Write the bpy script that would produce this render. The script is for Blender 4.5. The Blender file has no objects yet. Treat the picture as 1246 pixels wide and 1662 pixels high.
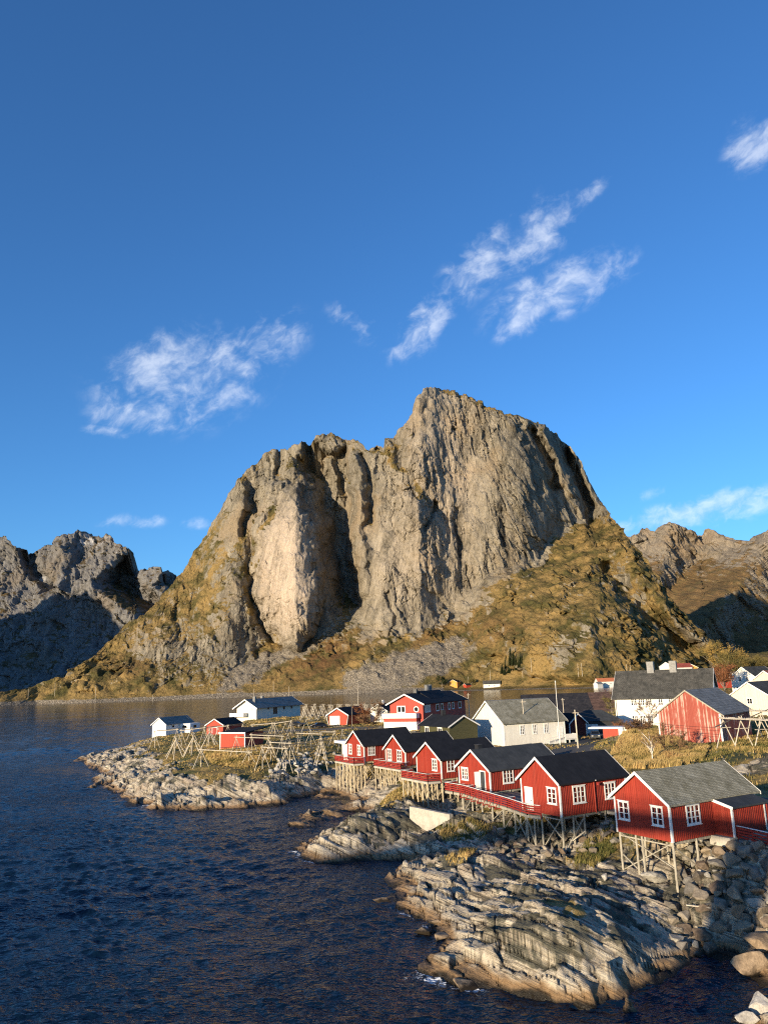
import bpy, math, random
import numpy as np
from mathutils import Vector, Matrix

S = bpy.context.scene
COL = S.collection
random.seed(4)
RNG = np.random.default_rng(11)
R = math.radians

# ------------------------------------------------------------------ camera
F_PX, PW, PH = 1249.0, 1246.0, 1662.0
PITCH, ROLL, CAM_H = R(12.18), R(2.07), 18.76
_f = np.array([0, math.cos(PITCH), math.sin(PITCH)])
_u = np.array([0, -math.sin(PITCH), math.cos(PITCH)])
_r = np.array([1.0, 0, 0])
RT = math.cos(ROLL) * _r - math.sin(ROLL) * _u
UP = math.sin(ROLL) * _r + math.cos(ROLL) * _u
FW = _f
cd = bpy.data.cameras.new('camera')
cam = bpy.data.objects.new('camera', cd)
COL.objects.link(cam)
cam.matrix_world = Matrix(((RT[0], UP[0], -FW[0], 0), (RT[1], UP[1], -FW[1], 0), (RT[2], UP[2], -FW[2], CAM_H), (0, 0, 0, 1)))
cd.sensor_fit = 'VERTICAL'
cd.angle = 2 * math.atan(PH / 2 / F_PX)
cd.clip_start = 0.5
cd.clip_end = 60000
S.camera = cam
S.render.resolution_x, S.render.resolution_y = 767, 1024

# ------------------------------------------------------------------ light, sky, exposure
SUN_AZ, SUN_EL = R(50), R(9.0)          # heading the light travels towards, height of the sun
LDIR = Vector((math.cos(SUN_AZ) * math.cos(SUN_EL), math.sin(SUN_AZ) * math.cos(SUN_EL), -math.sin(SUN_EL)))
sd = bpy.data.lights.new('sun', 'SUN')
sd.energy = 5.0
sd.angle = R(0.53)
sd.color = (1.0, 0.82, 0.57)
so = bpy.data.objects.new('sun', sd)
COL.objects.link(so)
so.rotation_euler = LDIR.to_track_quat('-Z', 'Y').to_euler()
so.location = (-60, -60, 80)
S.cycles.use_denoising = False
S.cycles.filter_width = 1.15
S.cycles.max_bounces = 6
S.cycles.sample_clamp_indirect = 2.5
S.view_settings.view_transform = 'Standard'
S.view_settings.look = 'None'
S.view_settings.gamma = 1
S.view_settings.exposure = 0.75
SKY_STRENGTH = 0.15


def ray(px, py):
    d = (px - PW / 2) / F_PX * RT - (py - PH / 2) / F_PX * UP + FW
    return d


def at(px, py, Y=None, z=None):
    """the place a sight line through (px, py) reaches at distance Y, or on the level z"""
    d = ray(px, py)
    t = Y / d[1] if Y is not None else (z - CAM_H) / d[2]
    return np.array([0, 0, CAM_H]) + t * d


# ------------------------------------------------------------------ node helpers
class NT:
    def __init__(self, tree):
        self.t = tree
        tree.nodes.clear()

    def n(self, typ, **kw):
        nd = self.t.nodes.new(typ)
        for k, v in kw.items():
            if hasattr(nd, k) and k not in ('inputs',):
                setattr(nd, k, v)
        return nd

    def link(self, a, b):
        self.t.links.new(a, b)

    def put(self, sock, v):
        if isinstance(v, bpy.types.NodeSocket):
            self.link(v, sock)
        elif isinstance(v, (tuple, list)) and len(v) == 3 and sock.type == 'RGBA':
            sock.default_value = (*v, 1)
        else:
            sock.default_value = v

    def math(self, op, a, b=None, c=None, clamp=False):
        nd = self.n('ShaderNodeMath', operation=op, use_clamp=clamp)
        self.put(nd.inputs[0], a)
        if b is not None:
            self.put(nd.inputs[1], b)
        if c is not None:
            self.put(nd.inputs[2], c)
        return nd.outputs[0]

    def vmath(self, op, a, b=None):
        nd = self.n('ShaderNodeVectorMath', operation=op)
        self.put(nd.inputs[0], a)
        if b is not None:
            self.put(nd.inputs[1], b)
        return nd.outputs['Value'] if op in ('DOT_PRODUCT', 'LENGTH') else nd.outputs['Vector']

    def mix(self, fac, a, b, blend='MIX'):
        nd = self.n('ShaderNodeMix', data_type='RGBA', blend_type=blend)
        self.put(nd.inputs[0], fac)
        self.put(nd.inputs[6], a)
        self.put(nd.inputs[7], b)
        return nd.outputs[2]

    def ss(self, x, lo, hi, a=0.0, b=1.0):
        nd = self.n('ShaderNodeMapRange', interpolation_type='SMOOTHSTEP')
        self.put(nd.inputs['Value'], x)
        nd.inputs['From Min'].default_value = lo
        nd.inputs['From Max'].default_value = hi
        nd.inputs['To Min'].default_value = a
        nd.inputs['To Max'].default_value = b
        return nd.outputs['Result']

    def noise(self, vec, scale, detail=4, rough=0.5, dist=0.0, color=False):
        nd = self.n('ShaderNodeTexNoise')
        if vec is not None:
            self.link(vec, nd.inputs['Vector'])
        nd.inputs['Scale'].default_value = scale
        nd.inputs['Detail'].default_value = detail
        nd.inputs['Roughness'].default_value = rough
        nd.inputs['Distortion'].default_value = dist
        return nd.outputs['Color' if color else 'Fac']

    def voronoi(self, vec, scale, feature='F1', out='Distance'):
        nd = self.n('ShaderNodeTexVoronoi', feature=feature)
        self.link(vec, nd.inputs['Vector'])
        nd.inputs['Scale'].default_value = scale
        return nd.outputs[out]

    def mapping(self, vec, scale=(1, 1, 1), rot=(0, 0, 0), loc=(0, 0, 0)):
        nd = self.n('ShaderNodeMapping')
        self.link(vec, nd.inputs['Vector'])
        nd.inputs['Scale'].default_value = scale
        nd.inputs['Rotation'].default_value = rot
        nd.inputs['Location'].default_value = loc
        return nd.outputs[0]

    def attr(self, name):
        return self.n('ShaderNodeAttribute', attribute_name=name).outputs['Fac']

    def ramp(self, fac, stops):
        nd = self.n('ShaderNodeValToRGB')
        self.put(nd.inputs[0], fac)
        el = nd.color_ramp.elements
        while len(el) < len(stops):
            el.new(0.5)
        for e, (p, c) in zip(el, stops):
            e.position = p
            e.color = (*c, 1) if len(c) == 3 else c
        return nd.outputs[0]

    def obj(self):
        return self.n('ShaderNodeTexCoord').outputs['Object']

    def pos(self):
        return self.n('ShaderNodeNewGeometry').outputs['Position']

    def bump(self, h, strength=0.5, dist=0.05, normal=None):
        nd = self.n('ShaderNodeBump')
        self.link(h, nd.inputs['Height'])
        nd.inputs['Strength'].default_value = strength
        nd.inputs['Distance'].default_value = dist
        if normal is not None:
            self.link(normal, nd.inputs['Normal'])
        return nd.outputs[0]

    def out(self, color, rough=0.8, normal=None, spec=0.3, **kw):
        b = self.n('ShaderNodeBsdfPrincipled')
        self.put(b.inputs['Base Color'], color)
        self.put(b.inputs['Roughness'], rough)
        b.inputs['Specular IOR Level'].default_value = spec
        if normal is not None:
            self.link(normal, b.inputs['Normal'])
        for k, v in kw.items():
            self.put(b.inputs[k], v)
        o = self.n('ShaderNodeOutputMaterial')
        self.link(b.outputs[0], o.inputs['Surface'])
        return b


def new_mat(name):
    m = bpy.data.materials.new(name)
    m.use_nodes = True
    return m, NT(m.node_tree)


# ------------------------------------------------------------------ world: sky with drifting clouds
W = bpy.data.worlds.new('World')
S.world = W
W.use_nodes = True
n = NT(W.node_tree)
sky = n.n('ShaderNodeTexSky', sky_type='NISHITA', sun_disc=False)
sky.sun_elevation = SUN_EL
sky.sun_rotation = math.atan2(-LDIR.x, -LDIR.y)
sky.altitude = 0
sky.air_density = 1.0
sky.dust_density = 0.22
sky.ozone_density = 6.0
gen = n.n('ShaderNodeTexCoord').outputs['Generated']
dirv = n.vmath('NORMALIZE', gen)


def tangent(px, py, ang):
    c = ray(px, py)
    c = c / np.linalg.norm(c)
    right = np.array([c[1], -c[0], 0])
    right /= np.linalg.norm(right)
    up = np.cross(right, c)
    a = R(ang)
    return c, math.cos(a) * right + math.sin(a) * up, -math.sin(a) * right + math.cos(a) * up


CLOUDS = [  # heading pixel, half length, half height (in pixels of arc), tilt, strength
    (300, 615, 150, 88, 14, 1.0), (245, 672, 95, 38, 5, 1.12), (430, 552, 85, 52, 25, .82), (180, 700, 55, 12, 0, .8),
    (690, 520, 90, 36, 42, 1.0), (775, 432, 110, 42, 40, .98), (872, 378, 85, 46, 38, .98), (958, 312, 52, 14, 27, .8),
    (905, 472, 130, 46, 16, 1.12), (850, 520, 60, 26, 28, .98), (580, 525, 62, 30, -30, .72), (690, 560, 30, 20, 40, .6),
    (1222, 228, 48, 42, 35, .95), (1150, 829, 190, 31, 7, 1.15), (1040, 852, 80, 20, 8, .8), (215, 848, 62, 16, 6, .78), (318, 850, 32, 14, 4, .6), (1060, 800, 40, 12, 10, .5)]
mask = None
for (px, py, a, b, ang, st) in CLOUDS:
    c, e1, e2 = tangent(px, py, ang)
    p = n.math('MULTIPLY', n.vmath('DOT_PRODUCT', dirv, tuple(e1)), F_PX / a)
    q = n.math('MULTIPLY', n.vmath('DOT_PRODUCT', dirv, tuple(e2)), F_PX / b)
    rr = n.math('SQRT', n.math('MULTIPLY_ADD', p, p, n.math('MULTIPLY', q, q)))
    front = n.math('GREATER_THAN', n.vmath('DOT_PRODUCT', dirv, tuple(c)), 0.3)
    m = n.math('MULTIPLY', n.ss(rr, 0.0, 1.35, st, 0.0), front)
    mask = m if mask is None else n.math('MAXIMUM', mask, m)
_, e1, e2 = tangent(640, 560, 28)
cv = n.n('ShaderNodeCombineXYZ')
n.put(cv.inputs[0], n.math('MULTIPLY', n.vmath('DOT_PRODUCT', dirv, tuple(e1)), 1.0))
n.put(cv.inputs[1], n.math('MULTIPLY', n.vmath('DOT_PRODUCT', dirv, tuple(e2)), 1.35))
warp = n.noise(cv.outputs[0], 14, 3, .5, color=True)
wv = n.vmath('ADD', cv.outputs[0], n.vmath('SCALE', n.vmath('SUBTRACT', warp, (.5, .5, .5))))
wv.node.inputs[1].links[0].from_node.inputs['Scale'].default_value = 0.05
n1 = n.noise(wv, 24, 8, .6)
n2 = n.noise(wv, 9, 2, .5)
dens = n.math('ADD', n.math('MULTIPLY', mask, 1.0), n.math('MULTIPLY', n.math('SUBTRACT', n1, .5), 2.9))
dens = n.math('ADD', dens, n.math('MULTIPLY', n.math('SUBTRACT', n2, .5), 1.3))
n3 = n.noise(wv, 75, 6, .65)
dens = n.math('ADD', dens, n.math('MULTIPLY', n.math('SUBTRACT', n3, .5), .9))
dens = n.math('MULTIPLY', n.ss(dens, .15, 1.6), n.ss(mask, .02, .5))
bgs = n.n('ShaderNodeBackground')
n.link(sky.outputs[0], bgs.inputs['Color'])
bgs.inputs['Strength'].default_value = SKY_STRENGTH
bgc = n.n('ShaderNodeBackground')
n.put(bgc.inputs['Color'], n.mix(n.ss(n1, .35, .65), (.46, .56, .74), (.86, .90, .96)))
bgc.inputs['Strength'].default_value = 0.8
mx = n.n('ShaderNodeMixShader')
n.put(mx.inputs[0], n.math('MULTIPLY', dens, .50))
n.link(bgs.outputs[0], mx.inputs[1])
n.link(bgc.outputs[0], mx.inputs[2])
wo = n.n('ShaderNodeOutputWorld')
n.link(mx.outputs[0], wo.inputs['Surface'])

# ------------------------------------------------------------------ numpy noise


def _hash(ix, iy, seed):
    h = (ix.astype(np.int64) * 374761393 + iy.astype(np.int64) * 668265263 + seed * 974634777) & 0xFFFFFFFF
    h = ((h ^ (h >> 13)) * 1274126177) & 0xFFFFFFFF
    return h ^ (h >> 16)


def perlin(x, y, seed=0):
    x = np.asarray(x, float)
    y = np.asarray(y, float)
    ix, iy = np.floor(x), np.floor(y)
    fx, fy = x - ix, y - iy
    u = fx * fx * fx * (fx * (fx * 6 - 15) + 10)
    v = fy * fy * fy * (fy * (fy * 6 - 15) + 10)

    def g(dx, dy):
        a = _hash(ix + dx, iy + dy, seed).astype(float) * (2 * math.pi / 4294967296.0)
        return np.cos(a) * (fx - dx) + np.sin(a) * (fy - dy)
    a = g(0, 0)
    b = g(1, 0)
    c = g(0, 1)
    d = g(1, 1)
    return 1.5 * ((a * (1 - u) + b * u) * (1 - v) + (c * (1 - u) + d * u) * v)


def fbm(x, y, octv=4, seed=0, gain=.5, lac=2.03):
    s, a = 0, 1.0
    for i in range(octv):
        s = s + a * perlin(x, y, seed + i * 17)
        x, y, a = x * lac + 3.1, y * lac - 1.7, a * gain
    return s


def ridged(x, y, octv=4, seed=0, gain=.5, lac=2.1):
    s, a, tot = 0, 1.0, 0
    for i in range(octv):
        s = s + a * (1 - np.abs(perlin(x, y, seed + i * 13)) * 1.6)
        tot += a
        x, y, a = x * lac + 5.3, y * lac + 2.9, a * gain
    return s / tot


def voro(x, y, seed=0):
    """nearest and second nearest distances and a random value per cell"""
    ix, iy = np.floor(x), np.floor(y)
    f1 = np.full(np.shape(x), 9.0)
    f2 = np.full(np.shape(x), 9.0)
    cid = np.zeros(np.shape(x))
    for dx in (-1, 0, 1):
        for dy in (-1, 0, 1):
            cx, cy = ix + dx, iy + dy
            h1 = _hash(cx, cy, seed)
            h2 = _hash(cx, cy, seed + 91)
            d = np.hypot(cx + h1 / 4294967296.0 - x, cy + h2 / 4294967296.0 - y)
            nearer = d < f1
            f2 = np.where(nearer, f1, np.minimum(f2, d))
            cid = np.where(nearer, _hash(cx, cy, seed + 7) / 4294967296.0, cid)
            f1 = np.where(nearer, d, f1)
    return f1, f2, cid


def facets(x, y, seed=0, tilt=1.0, bx=0.0, by=0.0):
    """broken blocks: every cell is a flat slab with its own height and tilt; also how close the joint is"""
    ix, iy = np.floor(x), np.floor(y)
    f1 = np.full(np.shape(x), 9.0)
    f2 = np.full(np.shape(x), 9.0)
    h = np.zeros(np.shape(x))
    q = 1 / 4294967296.0
    for dx in (-1, 0, 1):
        for dy in (-1, 0, 1):
            cx, cy = ix + dx, iy + dy
            ex = x - cx - _hash(cx, cy, seed) * q
            ey = y - cy - _hash(cx, cy, seed + 91) * q
            d = np.hypot(ex, ey)
            nearer = d < f1
            hh = _hash(cx, cy, seed + 7) * q - .5 + tilt * (ex * (_hash(cx, cy, seed + 17) * q - .5 + bx) + ey * (_hash(cx, cy, seed + 27) * q - .5 + by))
            f2 = np.where(nearer, f1, np.minimum(f2, d))
            h = np.where(nearer, hh, h)
            f1 = np.where(nearer, d, f1)
    return h, f2 - f1


def sstep(x, lo, hi):
    t = np.clip((np.asarray(x, float) - lo) / (hi - lo), 0, 1)
    return t * t * (3 - 2 * t)


# ------------------------------------------------------------------ object helpers


def tag(o, label=None, cat=None, group=None, kind=None):
    if label:
        o['label'] = label
    if cat:
        o['category'] = cat
    if group:
        o['group'] = group
    if kind:
        o['kind'] = kind
    return o


def thing(name, label, cat, loc=(0, 0, 0), rz=0.0, group=None):
    o = bpy.data.objects.new(name, None)
    COL.objects.link(o)
    o.location = loc
    o.rotation_euler = (0, 0, rz)
    o.empty_display_size = 0.3
    return tag(o, label, cat, group)


class MB:
    def __init__(self):
        self.v, self.f, self.m, self.mi = [], [], [], 0

    def add(self, vs, fs):
        b = len(self.v)
        self.v += [tuple(p) for p in vs]
        self.f += [tuple(i + b for i in f) for f in fs]
        self.m += [self.mi] * len(fs)
        return self

    def box(self, x0, x1, y0, y1, z0, z1):
        return self.add([(x0, y0, z0), (x1, y0, z0), (x1, y1, z0), (x0, y1, z0), (x0, y0, z1), (x1, y0, z1), (x1, y1, z1), (x0, y1, z1)],
                        [(0, 3, 2, 1), (4, 5, 6, 7), (0, 1, 5, 4), (1, 2, 6, 5), (2, 3, 7, 6), (3, 0, 4, 7)])

    def hexa(self, b, t):
        return self.add(list(b) + list(t), [(0, 3, 2, 1), (4, 5, 6, 7), (0, 1, 5, 4), (1, 2, 6, 5), (2, 3, 7, 6), (3, 0, 4, 7)])

    def beam(self, p, q, w, h=None, up=(0, 0, 1)):
        p, q = Vector(p), Vector(q)
        h = h or w
        d = (q - p).normalized()
        s = d.cross(Vector(up))
        if s.length < 1e-4:
            s = d.cross(Vector((1, 0, 0)))
        s.normalize()
        t = s.cross(d)
        c = [(-1, -1), (1, -1), (1, 1), (-1, 1)]
        vs = [p + s * a * w / 2 + t * b * h / 2 for a, b in c] + [q + s * a * w / 2 + t * b * h / 2 for a, b in c]
        return self.hexa(vs[:4], vs[4:])

    def tube(self, p, q, r0, r1=None, k=7):
        p, q = Vector(p), Vector(q)
        r1 = r0 if r1 is None else r1
        d = (q - p).normalized()
        s = d.cross(Vector((0, 0, 1)))
        if s.length < 1e-3:
            s = Vector((1, 0, 0))
        s.normalize()
        t = s.cross(d)
        vs = []
        for c, r in ((p, r0), (q, r1)):
            for i in range(k):
                a = 2 * math.pi * i / k
                vs.append(c + s * math.cos(a) * r + t * math.sin(a) * r)
        fs = [(i, (i + 1) % k, k + (i + 1) % k, k + i) for i in range(k)]
        fs += [tuple(range(k - 1, -1, -1)), tuple(range(k, 2 * k))]
        return self.add(vs, fs)

    def prism(self, poly, x0, x1):
        """a polygon in (y, z) swept along x"""
        k = len(poly)
        vs = [(x0, y, z) for y, z in poly] + [(x1, y, z) for y, z in poly]
        fs = [tuple(range(k - 1, -1, -1)), tuple(range(k, 2 * k))] + [(i, (i + 1) % k, k + (i + 1) % k, k + i) for i in range(k)]
        return self.add(vs, fs)

    def slab(self, poly, z0, z1):
        k = len(poly)
        vs = [(x, y, z0) for x, y in poly] + [(x, y, z1) for x, y in poly]
        fs = [tuple(range(k - 1, -1, -1)), tuple(range(k, 2 * k))] + [(i, (i + 1) % k, k + (i + 1) % k, k + i) for i in range(k)]
        return self.add(vs, fs)

    def build(self, name, mats, parent=None, smooth=False):
        me = bpy.data.meshes.new(name)
        me.from_pydata(self.v, [], self.f)
        mats = mats if isinstance(mats, (list, tuple)) else [mats]
        for m in mats:
            me.materials.append(m)
        if len(mats) > 1:
            me.polygons.foreach_set('material_index', self.m)
        if smooth:
            me.polygons.foreach_set('use_smooth', [True] * len(me.polygons))
        import bmesh
        bm = bmesh.new()
        bm.from_mesh(me)
        bmesh.ops.recalc_face_normals(bm, faces=bm.faces)
        bm.to_mesh(me)
        bm.free()
        me.update()
        o = bpy.data.objects.new(name, me)
        COL.objects.link(o)
        if parent is not None:
            o.parent = parent
        return o


def np_mesh(name, V, Q, mats, attrs=None, smooth=True, mat_idx=None):
    """a mesh straight from arrays: V (n,3), Q (m,3 or 4)"""
    me = bpy.data.meshes.new(name)
    V = np.ascontiguousarray(V, np.float32)
    Q = np.ascontiguousarray(Q, np.int32)
    k = Q.shape[1]
    me.vertices.add(len(V))
    me.vertices.foreach_set('co', V.ravel())
    me.loops.add(Q.size)
    me.loops.foreach_set('vertex_index', Q.ravel())
    me.polygons.add(len(Q))
    me.polygons.foreach_set('loop_start', np.arange(0, Q.size, k, dtype=np.int32))
    me.polygons.foreach_set('loop_total', np.full(len(Q), k, np.int32))
    if smooth:
        me.polygons.foreach_set('use_smooth', np.ones(len(Q), bool))
    for m in (mats if isinstance(mats, (list, tuple)) else [mats]):
        me.materials.append(m)
    if mat_idx is not None:
        me.polygons.foreach_set('material_index', np.ascontiguousarray(mat_idx, np.int32))
    for nm, arr in (attrs or {}).items():
        a = me.attributes.new(nm, 'FLOAT', 'POINT')
        a.data.foreach_set('value', np.ascontiguousarray(arr, np.float32).ravel())
    me.update()
    me.validate()
    o = bpy.data.objects.new(name, me)
    COL.objects.link(o)
    return o


def grid_quads(nr, nc, keep=None):
    i = np.arange(nr * nc).reshape(nr, nc)
    q = np.stack([i[:-1, :-1], i[:-1, 1:], i[1:, 1:], i[1:, :-1]], -1).reshape(-1, 4)
    return q if keep is None else q[keep.reshape(-1)]


def grow(o, parent):
    o.parent = parent
    return o


def copy_tree(o, parent=None):
    c = o.copy()
    COL.objects.link(c)
    if parent is not None:
        c.parent = parent
    for ch in list(o.children):
        copy_tree(ch, c)
    return c
# ------------------------------------------------------------------ materials of the land


def mat_rock_shore():
    m, n = new_mat('shore_rock')
    p = n.pos()
    z = n.n('ShaderNodeSeparateXYZ')
    n.link(p, z.inputs[0])
    zz = z.outputs[2]
    sc_ = n.n('ShaderNodeCombineXYZ')
    n.put(sc_.inputs[0], n.vmath('DOT_PRODUCT', p, (.86, .51, 1.48)))
    n.put(sc_.inputs[1], n.vmath('DOT_PRODUCT', p, (-.51, .86, 0)))
    n.put(sc_.inputs[2], n.vmath('DOT_PRODUCT', p, (.75, .4, -.5)))
    st = sc_.outputs[0]
    band = n.noise(n.mapping(st, (1.5, .14, .22)), 1.0, 6, .66)
    lines = n.noise(n.mapping(st, (2.6, .16, .3)), 1.0, 5, .68)
    blot = n.noise(p, .33, 5, .6)
    fine = n.noise(p, 3.2, 6, .68)
    base = n.ramp(n.math('ADD', n.math('MULTIPLY', band, .62), n.math('MULTIPLY', fine, .38)),
                  [(.30, (.11, .085, .06)), (.41, (.32, .265, .19)), (.51, (.50, .43, .315)), (.66, (.66, .585, .45))])
    base = n.mix(n.ss(blot, .5, .68), base, n.mix(fine, (.30, .22, .15), (.42, .35, .26)))
    lich = n.noise(n.mapping(p, (1, 1, 1)), .42, 6, .66)
    up = n.n('ShaderNodeSeparateXYZ')
    n.link(n.n('ShaderNodeNewGeometry').outputs['Normal'], up.inputs[0])
    lf = n.math('MULTIPLY', n.ss(n.math('ADD', lich, n.math('MULTIPLY', n.math('SUBTRACT', n.attr('lichen'), .5), .26)), .47, .57), n.ss(up.outputs[2], .30, .86))
    lf = n.math('MULTIPLY', lf, .92)
    base = n.mix(n.math('MULTIPLY', n.ss(lines, .42, .33), .8), base, (.05, .042, .032))
    base = n.mix(lf, base, n.mix(fine, (.035, .036, .026), (.12, .115, .075)))
    crack = n.attr('crack')
    base = n.mix(n.math('MULTIPLY', crack, .92), base, (.045, .038, .03))
    # weed and wet stone close to the water
    wz = n.math('ADD', zz, n.math('MULTIPLY', n.math('SUBTRACT', blot, .5), 1.4))
    base = n.mix(n.ss(wz, .95, .42), base, n.mix(fine, (.17, .10, .045), (.33, .22, .12)))
    base = n.mix(n.ss(wz, .42, .08), base, (.022, .018, .012))
    # grass and moss ground
    g1 = n.noise(p, .8, 6, .62)
    g2 = n.noise(p, 5.5, 5, .7)
    g3 = n.noise(p, .13, 3, .55)
    grass = n.mix(n.ss(g1, .38, .62), (.15, .115, .036), (.33, .225, .078))
    grass = n.mix(n.ss(g3, .46, .6), grass, n.mix(g2, (.035, .042, .012), (.105, .105, .03)))
    grass = n.mix(n.ss(g2, .55, .72), grass, (.12, .09, .035))
    veg = n.ss(n.math('ADD', n.attr('veg'), n.math('MULTIPLY', n.math('SUBTRACT', n.noise(p, 1.3, 6, .7), .5), 1.5)), .38, .62)
    col = n.mix(veg, base, grass)
    hgt = n.math('ADD', n.math('MULTIPLY', fine, .5), n.math('ADD', n.math('MULTIPLY', band, .9), n.math('MULTIPLY', n.noise(p, 11, 4, .7), .22)))
    nb = n.bump(n.math('ADD', hgt, n.math('MULTIPLY', n.ss(lines, .33, .45), .5)), 1.0, .28)
    n.out(col, n.mix(n.ss(zz, .5, .1), (.85,) * 3, (.32,) * 3), nb, .25)
    return m


def mat_mountain(name, rock_a, rock_b, scale=1.0, veg_a=(.075, .068, .02), veg_b=(.26, .165, .045)):
    m, n = new_mat(name)
    p = n.pos()
    sx = scale
    sh = n.mapping(p, (1, 1, 1), (0, R(-9), 0))
    st = n.noise(n.mapping(sh, (.055 * sx, .055 * sx, .009 * sx)), 1.0, 8, .68, .4)
    st2 = n.noise(n.mapping(sh, (.3 * sx, .3 * sx, .05 * sx)), 1.0, 5, .7)
    big = n.noise(p, .009 * sx, 4, .55)
    fine = n.noise(p, .22 * sx, 6, .72)
    v = n.math('ADD', n.math('MULTIPLY', st, .5), n.math('ADD', n.math('MULTIPLY', st2, .28), n.math('MULTIPLY', fine, .22)))
    rock = n.ramp(v, [(.33, tuple(.20 * c for c in rock_a)), (.445, rock_a), (.54, tuple(.5 * (a + b) for a, b in zip(rock_a, rock_b))), (.65, rock_b)])
    rock = n.mix(n.ss(big, .5, .66), rock, n.mix(fine, tuple(c * .85 for c in rock_a), tuple(c * k for c, k in zip(rock_b, (1.0, .86, .7)))))
    rock = n.mix(n.math('MULTIPLY', n.attr('pale'), n.ss(v, .3, .6)), rock, (.56, .45, .345))
    rock = n.mix(n.math('MULTIPLY', n.attr('stain'), n.ss(v, .62, .42)), rock, (.035, .032, .028))
    up = n.n('ShaderNodeSeparateXYZ')
    n.link(n.n('ShaderNodeNewGeometry').outputs['Normal'], up.inputs[0])
    ledge = n.ss(up.outputs[2], .42, .78)
    vn = n.noise(p, .035 * sx, 7, .66)
    vv = n.math('ADD', n.attr('veg'), n.math('MULTIPLY', n.math('SUBTRACT', vn, .5), 1.7))
    vv = n.math('ADD', vv, n.math('MULTIPLY', n.math('SUBTRACT', ledge, .5), .55))
    vf = n.ss(vv, .42, .6)
    vg = n.mix(n.ss(n.noise(p, .03 * sx, 5, .65), .36, .64), veg_a, veg_b)
    vg = n.mix(n.ss(fine, .5, .7), vg, tuple(.45 * c for c in veg_a))
    vg = n.mix(n.math('MULTIPLY', n.attr('rust'), n.ss(n.noise(p, .06 * sx, 5, .6), .34, .56)), vg, n.mix(fine, (.075, .04, .02), (.19, .10, .045)))
    col = n.mix(vf, rock, vg)
    # broken stone on the fans
    pw = n.vmath('ADD', p, n.vmath('SCALE', n.noise(p, .05, 3, .5, color=True)))
    pw.node.inputs[1].links[0].from_node.inputs['Scale'].default_value = 9.0
    cell = n.voronoi(pw, .62 * sx, 'F1', 'Color')
    sc = n.n('ShaderNodeSeparateColor')
    n.link(cell, sc.inputs[0])
    edge = n.voronoi(pw, .62 * sx, 'DISTANCE_TO_EDGE')
    stone = n.mix(sc.outputs[0], (.25, .215, .165), (.44, .385, .305))
    stone = n.mix(n.ss(edge, .16, .04), stone, (.09, .075, .055))
    sf = n.ss(n.math('ADD', n.attr('scree'), n.math('MULTIPLY', n.math('SUBTRACT', n.noise(p, .05 * sx, 7, .72), .5), 1.5)), .38, .62)
    col = n.mix(sf, col, stone)
    snow = n.math('MULTIPLY', n.attr('snow'), n.ss(n.noise(p, .012, 6, .7), .52, .58))
    col = n.mix(snow, col, (.75, .76, .78))
    h = n.math('ADD', n.math('MULTIPLY', st2, 1.0), n.math('MULTIPLY', fine, .8))
    nb = n.bump(h, .85, 5.0 / sx)
    nb = n.bump(n.noise(p, .9 * sx, 4, .7), .5, 1.4 / sx, nb)
    n.out(col, .95, nb, .12)
    return m


M_SHORE = mat_rock_shore()
M_MOUNT = mat_mountain('mountain_rock', (.165, .145, .108), (.41, .36, .275), 1.0, (.085, .076, .028), (.31, .21, .08))
M_FAR = mat_mountain('far_mountain_rock', (.155, .15, .145), (.26, .25, .235), .45, (.07, .066, .035), (.16, .12, .055))
M_FAR2 = mat_mountain('brown_mountain_rock', (.19, .165, .13), (.36, .30, .225), .5, (.13, .10, .045), (.30, .205, .09))

# ------------------------------------------------------------------ mountains


def interp(tab, x):
    t = np.array(tab, float)
    return np.interp(x, t[:, 0], t[:, 1])


def seg_dist(px, py, pts):
    """distance in pixels of the sight line and signed side to a drawn crease"""
    best = np.full(np.shape(px), 1e9)
    for (x0, y0), (x1, y1) in zip(pts[:-1], pts[1:]):
        dx, dy = x1 - x0, y1 - y0
        t = np.clip(((px - x0) * dx + (py - y0) * dy) / (dx * dx + dy * dy), 0, 1)
        best = np.minimum(best, np.hypot(px - x0 - t * dx, py - y0 - t * dy))
    return best


def blob(px, py, cx, cy, rx, ry, ang=0):
    a = R(ang)
    u = (px - cx) * math.cos(a) + (py - cy) * math.sin(a)
    v = -(px - cx) * math.sin(a) + (py - cy) * math.cos(a)
    return np.sqrt((u / rx) ** 2 + (v / ry) ** 2)


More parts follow.
